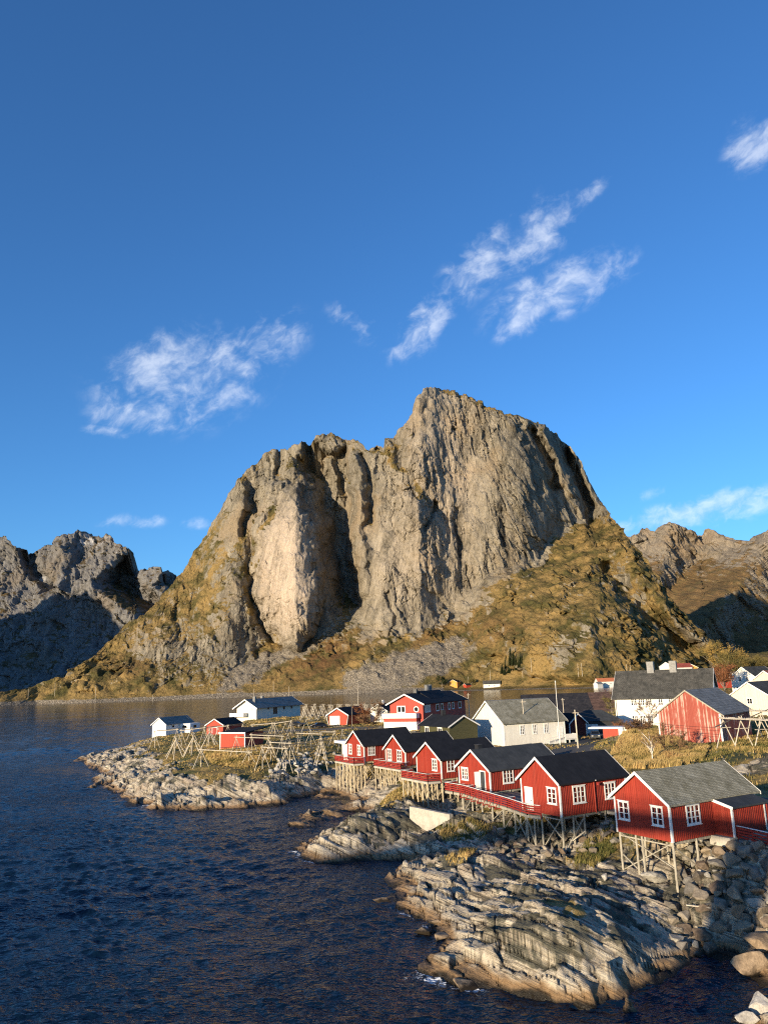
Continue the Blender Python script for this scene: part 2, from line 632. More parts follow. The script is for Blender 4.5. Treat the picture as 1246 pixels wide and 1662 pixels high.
def relief(name, xs, skyline, foot, slope_fn, shape_fn, nrow, mat, attr_fn, rough_fn, foot_depth=None, back=600, z_foot=-0.5):
    """A mountainside marched uphill from its foot: every column of ground climbs at the local slope
    until it meets the crest, then falls away behind."""
    nc = len(xs)
    yk, ys = interp(skyline, xs), interp(foot, xs)
    t = np.linspace(0, 1, nrow) ** 1.0
    PX = np.tile(xs, (nrow, 1))
    PY = ys[None] + (yk - ys)[None] * t[:, None]
    d = (PX - PW / 2)[..., None] / F_PX * RT - (PY - PH / 2)[..., None] / F_PX * UP + FW
    k = d[..., 2] / d[..., 1]
    mx = d[..., 0] / d[..., 1]
    Y = np.zeros((nrow, nc))
    Y[0] = (z_foot - CAM_H) / k[0] if foot_depth is None else interp(foot_depth, xs)
    Z = CAM_H + k[0] * Y[0]
    for i in range(1, nrow):
        s = np.tan(np.radians(slope_fn(PX[i], PY[i])))
        yn = (CAM_H - Z + s * Y[i - 1]) / np.maximum(s - k[i], .06)
        yn = np.clip(yn, Y[i - 1] - 1, Y[i - 1] + 60)
        Y[i] = yn
        Z = CAM_H + k[i] * yn
    fade = sstep(t, 0, .06)[:, None]
    Y = Y + shape_fn(PX, PY) * fade
    X = mx * Y
    Z = CAM_H + k * Y
    # rough rock: shift along the sight, sideways and up
    dy, dx, dz = rough_fn(X, Y, Z, PX, PY, t)
    X2, Y2, Z2 = X + dx * fade, Y + dy * fade, Z + dz * fade * sstep(Z, 0, 22)
    V = [np.stack([X2, Y2, Z2], -1)]
    at_ = attr_fn(PX, PY, X, Y, Z)
    nb = 14
    rows = []
    for j in range(1, nb + 1):
        f = j / nb
        yb = Y2[-1] + back * f
        xb = X2[-1] * (1 + back * f / np.maximum(Y2[-1], 1) * .35)
        zb = Z2[-1] * (1 - f) ** 1.2 - 4 * f + 6 * perlin(xb / 60, yb / 60, 5) * (1 - f)
        rows.append(np.stack([xb, yb, zb], -1))
    V.append(np.stack(rows))
    V = np.concatenate(V, 0)
    A = {kk: np.concatenate([v, np.repeat(v[-1:], nb, 0)], 0) for kk, v in at_.items()}
    o = np_mesh(name, V.reshape(-1, 3), grid_quads(nrow + nb, nc)[:, ::-1], mat, A)
    tag(o, kind='structure')
    return xs, PY, Y2


SKY_MAIN = [(-90, 1136), (-40, 1131), (0, 1124), (40, 1117), (100, 1099), (150, 1066), (200, 1018), (240, 990), (262, 965), (290, 935), (312, 904), (335, 868), (352, 838),
            (365, 815), (385, 778), (397, 768), (405, 757), (418, 748), (430, 737), (441, 731), (455, 731), (468, 727), (480, 722), (488, 716), (497, 719), (505, 720),
            (512, 708), (525, 706), (540, 702), (550, 706), (560, 712), (572, 711), (580, 714), (590, 722), (597, 728), (605, 722), (615, 722), (624, 726), (627, 714), (634, 712), (650, 697),
            (660, 682), (668, 673), (671, 655), (676, 645), (685, 633), (693, 629), (703, 628), (720, 632), (755, 641), (785, 655), (805, 664), (820, 668), (845, 678), (862, 680), (880, 691), (905, 706), (925, 728), (945, 755), (960, 788),
            (975, 812), (985, 831), (1005, 855), (1025, 880), (1050, 912), (1068, 940), (1080, 960), (1100, 985), (1130, 1018), (1160, 1050), (1178, 1063), (1200, 1078), (1240, 1086), (1300, 1090)]
FOOT_MAIN = [(-90, 1150), (0, 1147), (60, 1144), (150, 1141.3), (230, 1138.3), (300, 1135.6), (420, 1131.3), (560, 1127), (700, 1124), (760, 1122), (850, 1120), (960, 1118), (1100, 1111), (1200, 1106), (1300, 1103)]
CLIFF_BASE = [(-90, 1050), (0, 1050), (150, 1050), (210, 1085), (300, 1120), (345, 1108), (400, 1062), (440, 1046), (480, 1058), (520, 1040), (560, 1008), (620, 1036), (680, 1036), (720, 1000), (790, 955),
              (850, 922), (900, 880), (945, 850), (1000, 800), (1060, 800), (1300, 900)]


def slope_main(px, py):
    cb = interp(CLIFF_BASE, px)
    steep = sstep(px, 300, 430) * (1 - sstep(px, 930, 1010))
    cliff = 43 + 28 * steep
    low = 33 + 3 * np.sin(px / 40.)
    s = low + (cliff - low) * sstep(cb - py, -6, 22)
    yk = interp(SKY_MAIN, px)
    s = s - (s - 44) * sstep(yk + 30 - py, 0, 34) * steep * .8
    # lower band of crags at the left foot, slabs on the right hand shoulder
    s = s + 14 * np.exp(-(blob(px, py, 960, 1020, 90, 30, -20) ** 2))
    s = np.clip(s, 30, 76)
    # level strip with the road and the houses along the far shore
    bench = sstep(px, 480, 760) * sstep(interp(FOOT_MAIN, px) - py, 8.5, 5.5)
    return s + (4.5 - s) * bench


def crease(px, py, pts, w, depth, side=0.0):
    d = seg_dist(px, py, pts)
    return depth * np.exp(-(d / w) ** 2)


def shape_main(px, py):
    wob = 7 * fbm(px / 38, py / 38, 3, 41)
    wob2 = 7 * fbm(px / 38, py / 38, 3, 57)
    x, y = px + wob, py + wob2
    s = np.zeros_like(px)
    # pale rounded buttress: a dome leaning out, cut off hard on its right
    r = blob(x, y, 466, 918, 60, 140, -5)
    s -= 88 * np.sqrt(np.clip(1 - r ** 2, 0, 1))
    s += crease(x, y, [(468, 782), (440, 828), (419, 890), (411, 950), (424, 1005), (458, 1046)], 7, 16)
    s += 26 * np.exp(-(blob(x, y, 482, 752, 46, 26) ** 2))
    # the great gully right of it
    s += crease(x, y, [(508, 752), (530, 795), (545, 860), (556, 925), (570, 968)], 22, 92)
    s += crease(x, y, [(500, 728), (545, 745), (560, 800)], 9, 26)
    s += crease(x, y, [(558, 742), (562, 790), (566, 850)], 10, 40)
    s -= crease(x, y, [(578, 745), (583, 840), (590, 960)], 10, 30)
    s += crease(x, y, [(590, 745), (601, 775), (599, 850)], 6, 22)
    s += crease(x, y, [(612, 728), (616, 765)], 5, 16)
    # gullies on the left flank
    s += crease(x, y, [(398, 768), (410, 800), (408, 830), (396, 862)], 7, 30)
    s += crease(x, y, [(452, 735), (456, 775)], 6, 22)
    s += crease(x, y, [(422, 745), (415, 800), (405, 930), (420, 1010), (455, 1046)], 10, 13)
    s += crease(x, y, [(330, 930), (350, 1000), (345, 1080)], 14, 7)
    s += crease(x, y, [(280, 985), (300, 1060)], 12, 6)
    # grassy ramp and the big face right of it
    s += crease(x, y, [(640, 715), (665, 775), (690, 805), (700, 830)], 13, 16)
    s -= 34 * np.sqrt(np.clip(1 - blob(x, y, 775, 800, 130, 190, 8) ** 2, 0, 1))
    # flake with its narrow shadow, overhang groove below it
    d = seg_dist(x, y, [(705, 812), (690, 862)])
    s += 22 * np.exp(-(d / 4.0) ** 2)
    s -= 16 * np.exp(-(blob(x, y, 680, 825, 22, 45, 10) ** 2))
    s += crease(x, y, [(632, 960), (640, 1010), (628, 1030)], 4, 9)
    s += crease(x, y, [(742, 820), (748, 905), (756, 950)], 6, 11)
    s += crease(x, y, [(812, 830), (822, 905), (826, 925)], 6, 11)
    # slots on the upper right
    s += crease(x, y, [(862, 698), (882, 735), (902, 790)], 8, 46)
    s -= crease(x, y, [(880, 700), (905, 745), (925, 800)], 7, 20)
    s += crease(x, y, [(912, 728), (938, 772), (955, 822), (966, 858)], 11, 62)
    s -= crease(x, y, [(930, 735), (955, 780), (985, 850)], 8, 20)
    s += crease(x, y, [(845, 690), (868, 745), (880, 800)], 6, 14)
    # shoulder in front, split from the far ridge by a groove
    s -= 60 * np.sqrt(np.clip(1 - blob(x, y, 915, 1015, 170, 95, 12) ** 2, 0, 1))
    s += crease(x, y, [(985, 925), (1020, 965), (1065, 1010), (1110, 1045), (1150, 1068)], 13, 60)
    s -= crease(x, y, [(1000, 880), (1045, 940), (1090, 1000), (1140, 1050)], 12, 26)
    s += crease(x, y, [(935, 925), (980, 950)], 8, 14)
    s -= 8 * np.sqrt(np.clip(1 - blob(x, y, 232, 1100, 60, 26, -15) ** 2, 0, 1))
    return s


def rough_main(X, Y, Z, px, py, t):
    cb = interp(CLIFF_BASE, px)
    cb = cb + 26 * fbm(px / 60, py / 60, 4, 63)
    cl = sstep(cb - py, -6, 26)
    right = sstep(px, 690, 830)
    sh = X + (.10 + .42 * right) * Z
    ribs = ridged(sh / 42, Z / 260 + X / 900, 4, 3, .55) - .55
    ribs2 = ridged(sh / 13 + .3 * perlin(X / 40, Z / 60, 8), Z / 75, 4, 9, .6) - .55
    fa, ja = facets(sh / 26 + .5 * perlin(X / 50, Z / 50, 2), Z / 70 + .3 * perlin(X / 40, Z / 40, 12), 4, 1.0)
    fb, jb = facets(sh / 9.5 + .3 * perlin(X / 20, Z / 20, 22), Z / 27, 8, 1.2)
    fc, jc = facets(sh / 3.9, Z / 10, 18, 1.2)
    cliffd = -8 * ribs - 3.5 * ribs2 + 8.5 * fa + 4.6 * fb + 2.2 * fc + 2.2 * sstep(jb, .10, 0) + 1.2 * sstep(jc, .12, 0) + 2.5 * sstep(ja, .05, 0)
    g = fbm(X / 70, Y / 70, 5, 21, .55)
    r1, r2, rc = voro(X / 20 + .6 * perlin(X / 25, Y / 25, 3), Z / 13, 14)
    knob = (rc > .5) * sstep(r1, .62, .12)
    va, vj = facets((X + .5 * Z) / 17 + .4 * perlin(X / 25, Z / 25, 5), Z / 15 + .4 * perlin(X / 25, Z / 25, 6), 31, 1.3)
    vb, vj2 = facets((X + .5 * Z) / 6.5, Z / 5.5, 33, 1.3)
    crag = sstep(fbm(X / 55, Z / 42, 4, 36), .02, .3)
    vegd = sstep(Z, 5, 18) * (5.5 * g - 3.5 * knob - 3.0 * (ridged(X / 24, Z / 20, 4, 6) - .5) + crag * (10 * va + 5 * vb) + 1.6 * vb)
    fine_ = ridged(sh / 5.5 + .4 * perlin(X / 12, Z / 12, 51), Z / 26, 3, 52, .6) - .55
    calm_ = .15 + .85 * sstep(fbm(X / 120, Z / 150, 3, 61), -.2, .45)
    but_ = soft(px, py, 462, 925, 50, 105, -4, 4)
    calm_ = calm_ * (1 - .72 * but_)
    fine2 = ridged(sh / 2.6, Z / 9, 2, 55, .6) - .55
    cliffd = calm_ * cliffd + (.45 + .55 * calm_) * (-2.0 * fine_ - 1.1 * fine2) - 10 * (ridged((X + .9 * Z) / 95, (Z - .5 * X) / 230, 3, 62) - .55) * (1 - but_)
    dy = cl * cliffd + (1 - cl) * vegd * sstep(t, .0, .2)[:, None]
    dx = cl * (2.6 * fbm(sh / 20, Z / 40, 3, 33) + 1.2 * fbm(sh / 5, Z / 12, 2, 34)) + (1 - cl) * 2.5 * fbm(X / 16, Z / 12, 3, 35)
    dz = cl * (4.5 * fbm(X / 22, Z / 22, 3, 37) + 3.2 * fb + 1.5 * fc) + (1 - cl) * (2.2 * knob + 2.4 * fbm(X / 14, Z / 11, 4, 44))
    return dy, dx, dz


def soft(px, py, cx, cy, rx, ry, ang=0, p=2):
    return np.exp(-(blob(px, py, cx, cy, rx, ry, ang) ** p))


def attr_main(px, py, X, Y, Z):
    wob = 9 * fbm(px / 30, py / 30, 4, 77) + 26 * fbm(px / 60, py / 60, 4, 63)
    cb = interp(CLIFF_BASE, px) + wob
    low = sstep(py - cb, -14, 22)
    left = sstep(px, 430, 330)
    yk = interp(SKY_MAIN, px)
    veg = .95 * low
    veg = np.maximum(veg, left * .86)
    veg = np.maximum(veg, .72 * soft(px, py, 478, 745, 50, 30))
    veg = np.maximum(veg, .8 * np.exp(-(seg_dist(px + wob * .4, py, [(440, 828), (410, 890), (402, 950), (415, 1010), (455, 1050)]) / 11) ** 2))
    veg = np.maximum(veg, .72 * left * sstep(px, 320, 200))
    veg = np.maximum(veg, .8 * soft(px, py, 395, 905, 26, 90))
    veg = np.maximum(veg, .6 * soft(px, py, 560, 970, 26, 60))
    veg = np.maximum(veg, .75 * sstep(yk + 14 - py, 0, 14) * sstep(px, 690, 720) * (1 - sstep(px, 860, 900)))
    veg = np.maximum(veg, .85 * np.exp(-(seg_dist(px + wob, py, [(640, 715), (660, 770), (690, 805)]) / 16) ** 2))
    veg = np.maximum(veg, .5 * sstep(yk + 40 - py, 0, 40) * (px < 640))
    veg = np.maximum(veg, .40 * sstep(px, 945, 985) * sstep(py, 800, 850))
    veg = np.maximum(veg, .5 * soft(px, py, 540, 800, 40, 60))
    veg -= .62 * soft(px, py, 330, 1065, 85, 42) + .35 * soft(px, py, 250, 1040, 40, 40)
    veg -= .33 * soft(px, py, 930, 960, 30, 26) + .3 * soft(px, py, 760, 960, 60, 18, -25) + .42 * soft(px, py, 935, 1035, 50, 16, -35) + .35 * soft(px, py, 1010, 960, 50, 26, 40)
    veg -= .4 * soft(px, py, 1120, 1030, 30, 12, 45) + .35 * soft(px, py, 700, 985, 50, 16)
    veg -= .38 * soft(px, py, 905, 1060, 24, 24)
    pale = .95 * soft(px, py, 465, 930, 50, 110, 0, 4) + .5 * soft(px, py, 715, 800, 60, 180) + .25 * soft(px, py, 630, 920, 50, 80)
    stain = .9 * np.exp(-(seg_dist(px + wob * .3, py, [(742, 815), (744, 870), (748, 905), (758, 950)]) / 4.5) ** 2)
    stain += .9 * np.exp(-(seg_dist(px + wob * .3, py, [(808, 815), (816, 870), (822, 905), (826, 930)]) / 5) ** 2)
    stain += .45 * np.exp(-(seg_dist(px + wob * .3, py, [(845, 830), (870, 880)]) / 6) ** 2) + .45 * soft(px, py, 855, 745, 36, 60)
    stain += .35 * soft(px, py, 500, 790, 30, 40) + .3 * soft(px, py, 520, 960, 14, 80) + .3 * soft(px, py, 770, 700, 20, 50)
    foot = interp(FOOT_MAIN, px)
    scree = .8 * soft(px, py, 395, 1098, 60, 24, -28, 2) + .6 * soft(px, py, 470, 1062, 60, 14, -14, 4)
    scree += .72 * soft(px, py, 640, 1092, 85, 36, -10, 2) + .8 * soft(px, py, 720, 1062, 66, 26, -18, 2) + .6 * soft(px, py, 590, 1105, 40, 20)
    scree += .7 * sstep(foot - 7 - py, 3, -2) * (px < 720) + .9 * sstep(foot - 2.2 - py, 1.2, -.4)
    rust = .95 * soft(px, py, 525, 1065, 70, 32, -25) + .6 * soft(px, py, 700, 1030, 60, 10, -35) + .5 * soft(px, py, 800, 1020, 60, 30) + .5 * soft(px, py, 215, 1080, 40, 16)
    return dict(veg=np.clip(veg, -.3, 1), pale=np.clip(pale, 0, 1), stain=np.clip(stain, 0, 1), scree=np.clip(scree, 0, 1), rust=np.clip(rust, 0, 1), snow=0 * px)


MAIN = relief('mountain', np.arange(-88, 1300, 1.25), SKY_MAIN, FOOT_MAIN, slope_main, shape_main, 470, M_MOUNT, attr_main, rough_main, back=700)


def on_mountain(px, py):
    """the spot on the mountainside seen along a sight line"""
    xs, PY, Y2 = MAIN
    j = int(np.argmin(np.abs(xs - px)))
    return at(px, py, Y=float(np.interp(-py, -PY[:, j], Y2[:, j])))


# far range on the left
SKY_L = [(-260, 880), (-180, 900), (-120, 850), (-70, 880), (-40, 860), (0, 872), (10, 870), (20, 874), (26, 888), (36, 890), (45, 892), (50, 902), (56, 893), (70, 886), (82, 884), (90, 875), (105, 868), (118, 863), (128, 860), (140, 862), (152, 868),
         (164, 872), (172, 867), (182, 868), (186, 875), (200, 886), (212, 889), (217, 905), (221, 930), (232, 926), (246, 920), (256, 918), (262, 924), (274, 925), (286, 934), (305, 952), (340, 985), (400, 1040), (470, 1100)]


def shape_l(px, py):
    w = 8 * fbm(px / 30, py / 30, 3, 141)
    x, y = px + w, py
    s = -150 * np.exp(-(seg_dist(x, y, [(205, 888), (180, 915), (150, 938), (165, 960), (225, 995)]) / 22) ** 2)
    s += 230 * np.exp(-(seg_dist(x, y, [(215, 915), (190, 940), (215, 965), (250, 985)]) / 20) ** 2)
    s -= 160 * np.exp(-(seg_dist(x, y, [(258, 925), (245, 950), (275, 970)]) / 12) ** 2)
    s += 150 * np.exp(-(seg_dist(x, y, [(50, 902), (62, 930), (75, 950)]) / 9) ** 2)
    s -= 120 * np.exp(-(seg_dist(x, y, [(110, 870), (95, 940), (60, 1000)]) / 26) ** 2)
    return s


def rough_far(seed, amp):
    def f(X, Y, Z, px, py, t):
        sh = X + .35 * Z
        a = ridged(sh / 190, Z / 420, 6, seed, .62) - .55
        b = ridged(sh / 48, Z / 120, 4, seed + 5, .6) - .55
        dy = amp * (-60 * a - 26 * b - 14 * (ridged(sh / 17, Z / 50, 3, seed + 8, .6) - .55) + 40 * fbm(X / 260, Z / 260, 4, seed + 9))
        f1_, _j = facets(sh / 70, Z / 110, seed + 20, 1.3)
        f2_, _j = facets(sh / 26, Z / 45, seed + 21, 1.3)
        dy = dy + amp * (30 * f1_ + 9 * f2_)
        dz = amp * (14 * (ridged(X / 60, Z / 90, 5, seed + 3, .6) - .5) + 6 * f2_ - 9 * np.abs(perlin(X / 22, Z / 40, seed + 4)))
        return dy, amp * 12 * fbm(sh / 80, Z / 120, 3, seed + 2), dz
    return f


def attr_l(px, py, X, Y, Z):
    z = 0 * px
    return dict(veg=.18 + .25 * soft(px, py, 190, 975, 60, 30) + .2 * soft(px, py, 165, 890, 30, 14), pale=z, stain=.25 * soft(px, py, 40, 910, 50, 30), scree=z, rust=.3 + z,
                snow=np.clip(.9 * soft(px, py, 195, 898, 16, 5, -35) + .45 * soft(px, py, 150, 878, 30, 12) + .5 * soft(px, py, 70, 942, 8, 6), 0, 1))


relief('mountain', np.arange(-260, 470, 1.5), SKY_L, [(-260, 1138), (0, 1131), (470, 1113)], lambda px, py: 38 + 20 * sstep(py, 1030, 930) + 0 * px, shape_l, 230, M_FAR, attr_l,
       rough_far(61, 1.0), foot_depth=[(-260, 3300), (470, 3300)], back=1500)

# brown range on the right
SKY_R = [(960, 900), (1000, 880), (1026, 869), (1032, 866), (1040, 858), (1047, 856), (1052, 862), (1062, 862), (1068, 855), (1076, 849), (1088, 848), (1100, 850), (1112, 858), (1124, 864), (1134, 869), (1139, 868), (1143, 860), (1150, 858), (1162, 862), (1175, 870), (1186, 874),
         (1200, 877), (1212, 878), (1220, 871), (1234, 866), (1246, 860), (1275, 838), (1320, 815), (1380, 820), (1460, 870)]


def shape_r(px, py):
    s = 70 * np.exp(-(seg_dist(px, py, [(1138, 872), (1132, 905), (1100, 940), (1080, 980)]) / 18) ** 2)
    s -= 220 * np.exp(-(seg_dist(px, py, [(1250, 880), (1190, 960), (1120, 1020)]) / 40) ** 2)
    s -= 90 * np.exp(-(seg_dist(px, py, [(1090, 850), (1070, 930)]) / 22) ** 2)
    return s


def attr_r(px, py, X, Y, Z):
    z = 0 * px
    return dict(veg=.12 + .55 * sstep(py, 890, 960) + z, pale=z, stain=.2 * soft(px, py, 1150, 890, 30, 20), scree=.45 * soft(px, py, 1190, 965, 40, 12, -20) + .4 * soft(px, py, 1170, 915, 40, 8), rust=.45 + z, snow=z)


relief('mountain', np.arange(962, 1450, 1.5), SKY_R, [(960, 1094), (1246, 1084), (1460, 1077)], lambda px, py: 27 + 30 * sstep(py, 930, 880) + 0 * px, shape_r, 230, M_FAR2, attr_r,
       rough_far(83, .8), foot_depth=[(960, 2300), (1460, 2300)], back=1500)

# grassy hill on the near side of the valley
SKY_H = [(1060, 1106), (1100, 1100), (1130, 1092), (1150, 1086), (1165, 1082), (1178, 1076), (1190, 1068), (1203, 1062), (1218, 1059), (1246, 1057), (1290, 1052), (1400, 1060)]


def attr_h(px, py, X, Y, Z):
    z = 0 * px
    return dict(veg=.85 - .6 * soft(px, py, 1232, 1085, 18, 10) + z, pale=z, stain=z, scree=z, rust=.3 * soft(px, py, 1160, 1090, 30, 10), snow=z)


def rough_h(X, Y, Z, px, py, t):
    return 3 * fbm(X / 14, Z / 6, 4, 5), 0 * X, .8 * fbm(X / 9, Z / 6, 4, 8)


relief('hill', np.arange(1062, 1400, 1.5), SKY_H, [(1060, 1150), (1400, 1140)], lambda px, py: 17 + 0 * px, lambda px, py: 0 * px, 90, M_MOUNT, attr_h, rough_h,
       foot_depth=[(1060, 345), (1400, 300)], back=160)


# mountains out of the frame to the left whose shadow lies across the far slopes
def far_ridge(name, p0, p1, h, w):
    p0, p1 = np.array(p0, float), np.array(p1, float)
    u = np.linspace(0, 1, 60)
    v = np.linspace(-1, 1, 21)
    dirn = (p1 - p0) / np.linalg.norm(p1 - p0)
    nrm = np.array([-dirn[1], dirn[0]])
    c = p0[None] + (p1 - p0)[None] * u[:, None]
    P = c[:, None] + nrm[None, None] * (v[None, :, None] * w)
    hh = h * (.80 + .22 * fbm(u * 7, u * 0 + 3, 4, 12))[:, None] * (1 - np.abs(v[None]) ** 1.2) * sstep(np.minimum(u, 1 - u), 0, .12)[:, None] - 5
    z0 = 0 * hh.ravel()
    o = np_mesh(name, np.concatenate([P, hh[..., None]], -1).reshape(-1, 3), grid_quads(60, 21), M_FAR,
                dict(veg=z0 + .3, pale=z0, stain=z0, scree=z0, rust=z0, snow=z0))
    return tag(o, kind='structure')


far_ridge('mountain', (-3700, 500), (-2500, 2700), 900, 800)
# ------------------------------------------------------------------ the shore: control heights read off the land's own edges
CTRL = []


def cz(z, *pts):
    for px, py in pts:
        q = at(px, py, z=max(z, 0))          # under water: below the spot where the sight line meets the surface
        CTRL.append((q[0], q[1], z))


def cw(*pts):
    for x, y, z in pts:
        CTRL.append((x, y, z))


# waterlines
WL_NEAR = [(612, 1430), (620, 1448), (640, 1470), (655, 1486), (690, 1492), (712, 1504), (725, 1530), (708, 1552), (672, 1566), (655, 1578), (690, 1584), (720, 1592), (742, 1604), (775, 1598), (810, 1600), (850, 1603), (890, 1606), (930, 1608),
           (970, 1608), (1005, 1607), (1040, 1603), (1066, 1596), (1082, 1582), (1098, 1572), (1125, 1562), (1150, 1556), (1172, 1552), (1186, 1562), (1192, 1582), (1215, 1590), (1246, 1596)]
WL_MID = [(476, 1374), (486, 1388), (505, 1396), (540, 1400), (575, 1398), (605, 1392), (630, 1390), (652, 1382), (672, 1384), (690, 1382)]
WL_TONGUE = [(440, 1339), (470, 1343), (505, 1338), (530, 1336), (552, 1332), (520, 1345)]
WL_HEAD = [(150, 1250), (172, 1256), (150, 1262), (140, 1280), (165, 1286), (188, 1290), (176, 1300), (205, 1306), (240, 1306), (270, 1312), (310, 1311), (350, 1309), (390, 1306), (425, 1306), (465, 1302), (490, 1296), (515, 1290), (540, 1298), (552, 1306)]
cz(0, *WL_NEAR, *WL_MID, *WL_TONGUE, *WL_HEAD)
cz(-1.7, *[(a, b + 27) for a, b in WL_NEAR if b > 1575 and a < 1090], *[(a - 24, b + 8) for a, b in WL_NEAR if a < 700 and b < 1500])
cz(-1.4, *[(a, b + 14) for a, b in WL_MID if a < 640], *[(a - 3, b + 9) for a, b in WL_HEAD if b > 1284 and a < 500], *[(a - 13, b + 1) for a, b in WL_HEAD[:7]])
cw((-10, 132, .1), (-7, 128, -.2), (-11, 137, .4), (-7, 133.5, .3), (-4.5, 129, .5), (-12, 134, -.2))
# near rock
cz(.9, (640, 1410), (655, 1440), (700, 1470), (740, 1500), (1095, 1545))
cz(1.3, (660, 1385), (700, 1420), (740, 1460), (790, 1500), (790, 1550), (740, 1562))
cz(1.9, (690, 1365), (740, 1395), (800, 1430), (850, 1475), (830, 1550), (900, 1568), (960, 1577))
cz(3.0, (860, 1515), (900, 1525), (950, 1538), (1010, 1545))
cz(2.6, (730, 1350), (800, 1385))
cz(3.5, (890, 1490), (930, 1500), (980, 1508), (1010, 1490))
cz(3.3, (880, 1455), (930, 1470))
cz(2.6, (860, 1430), (930, 1430))
cz(1.9, (840, 1405), (890, 1408), (960, 1412))
cw((12.7, 78, 1.6), (8.5, 84, 1.7), (15, 76.5, 1.8), (17, 79, 3.2), (21.5, 64.2, 1.65), (18.4, 69, 2.8), (19.0, 67.6, 2.6), (24, 66, 3.2), (16, 72, 2.2))
cw((19, 84, 4.6), (22, 74, 4.7), (23.5, 71, 4.3), (27.3, 67.5, 5.0))
cz(5.2, (1186, 1368), (1215, 1372), (1246, 1378), (1300, 1390))
cz(3.9, (1150, 1412), (1200, 1415), (1246, 1420), (1300, 1432))
cz(2.6, (1130, 1450), (1180, 1460), (1246, 1466), (1300, 1480))
cz(1.3, (1120, 1500), (1180, 1508), (1246, 1520), (1300, 1530))
cz(.5, (1222, 1560), (1246, 1560), (1300, 1570))
cz(0, (1300, 1600), (1270, 1596))
cz(-1.0, (1100, 1588), (1130, 1582), (1160, 1572), (1180, 1604), (1120, 1612), (1212, 1606), (1080, 1622), (1150, 1640), (1100, 1650), (120, 1262), (112, 1285), (128, 1244), (140, 1302), (160, 1314), (200, 1318))
cz(-1.2, (1130, 1600), (1180, 1620), (1000, 1640), (850, 1640), (740, 1640), (640, 1600), (600, 1480), (590, 1440), (640, 1520), (660, 1540), (1246, 1620))
cw((15, 46, -1.5), (14, 44, -1.8), (0, 48, -2), (-10, 60, -2), (34, 46, .5), (-10, 75, -2), (45, 48, 2))
# corner rock, bottom right
cz(.8, (1240, 1650))
cw((19.6, 45.2, 1.0), (23, 44.5, 1.8), (26, 43, 2.2), (22, 40, 1.6))
cz(0, (1188, 1655), (1205, 1632), (1232, 1618), (1262, 1610))
# land behind the cabins
cw((31, 72, 5.4), (26, 80, 5.3), (34, 80, 5.4), (30, 90, 5.3), (22, 92, 5.2), (25, 100, 5.2), (17, 104, 5.0), (20, 112, 5.2), (12, 112, 4.8), (13, 122, 5.2), (9, 130, 5.3), (4, 138, 5.4), (29, 118, 5.3), (28, 132, 5.3), (22, 132, 5.3), (38, 150, 5.5), (33, 150, 5.5), (24, 150, 5.5),
   (13, 150, 5.5), (0, 150, 5.6), (9, 98.5, 3.6), (13, 97, 4.8), (17, 90, 4.9), (15, 86, 3.8))
# golden bank, barn hill, rock cut
cz(8.6, (1050, 1185), (1030, 1195))
cz(7.0, (1010, 1215), (1080, 1212), (1120, 1214), (1160, 1214), (1200, 1200), (1240, 1190))
cz(6.0, (1000, 1238), (1040, 1242), (1090, 1240))
cz(7.6, (1200, 1180), (1246, 1175), (1190, 1222), (1225, 1228), (1250, 1232), (1300, 1235))
cw((47, 127, 7.1), (54, 134, 7.5), (42, 131, 7.3), (38, 128, 8.2), (44, 100, 7.4), (50, 108, 7.6), (60, 100, 8), (43.5, 97.5, 7.0), (42, 94, 5.6), (50, 95, 5.8), (60, 86, 5.6), (45, 80, 5.4), (60, 70, 5.2), (40, 68, 5.3), (50, 60, 5), (36, 58, 4.8), (37, 53, 2), (48, 52, 2.4))
cw((54, 187, 6.2), (60, 180, 6.3), (72, 176, 6.8), (66, 195, 6.4), (45, 170, 5.8), (70, 150, 8), (80, 200, 8), (80, 130, 9), (90, 250, 8), (70, 240, 6), (50, 220, 5.2), (110, 180, 10), (100, 300, 7), (120, 260, 9))
# middle rock
cz(.9, (500, 1375), (540, 1385), (600, 1378), (650, 1372))
cz(2.6, (530, 1350), (580, 1350), (630, 1350), (660, 1350))
cz(3.9, (575, 1318), (610, 1305), (640, 1312), (655, 1325))
cz(4.2, (610, 1288), (640, 1280), (665, 1290))
cw((1.5, 100, 3.0), (3.5, 96, 2.2), (3.5, 91, .9), (5, 100, 1.9), (6.3, 105, 1.2), (4.2, 106.5, 1.1), (3, 109, 1.6), (1, 115, 2.6), (8, 108, 1.8), (-2, 122, 2.4), (0, 119, 3.2), (2, 125, 3.6), (-6, 130, .4), (-9, 136, .3), (-4.5, 127, .6), (-2, 134, 3.0), (7, 101, 2.2), (5.5, 94, 1.6), (-1.5, 106, 1.6), (-4, 112, -.4), (-5, 118, -.3))
cz(.8, (500, 1318), (530, 1312), (470, 1330))
cz(-1, (600, 1420), (520, 1420), (440, 1400), (420, 1345), (560, 1352), (480, 1356), (590, 1345), (660, 1400), (460, 1312), (500, 1304))
cz(2.0, (700, 1343))
cz(2.9, (716, 1335))
cz(3.6, (733, 1326))
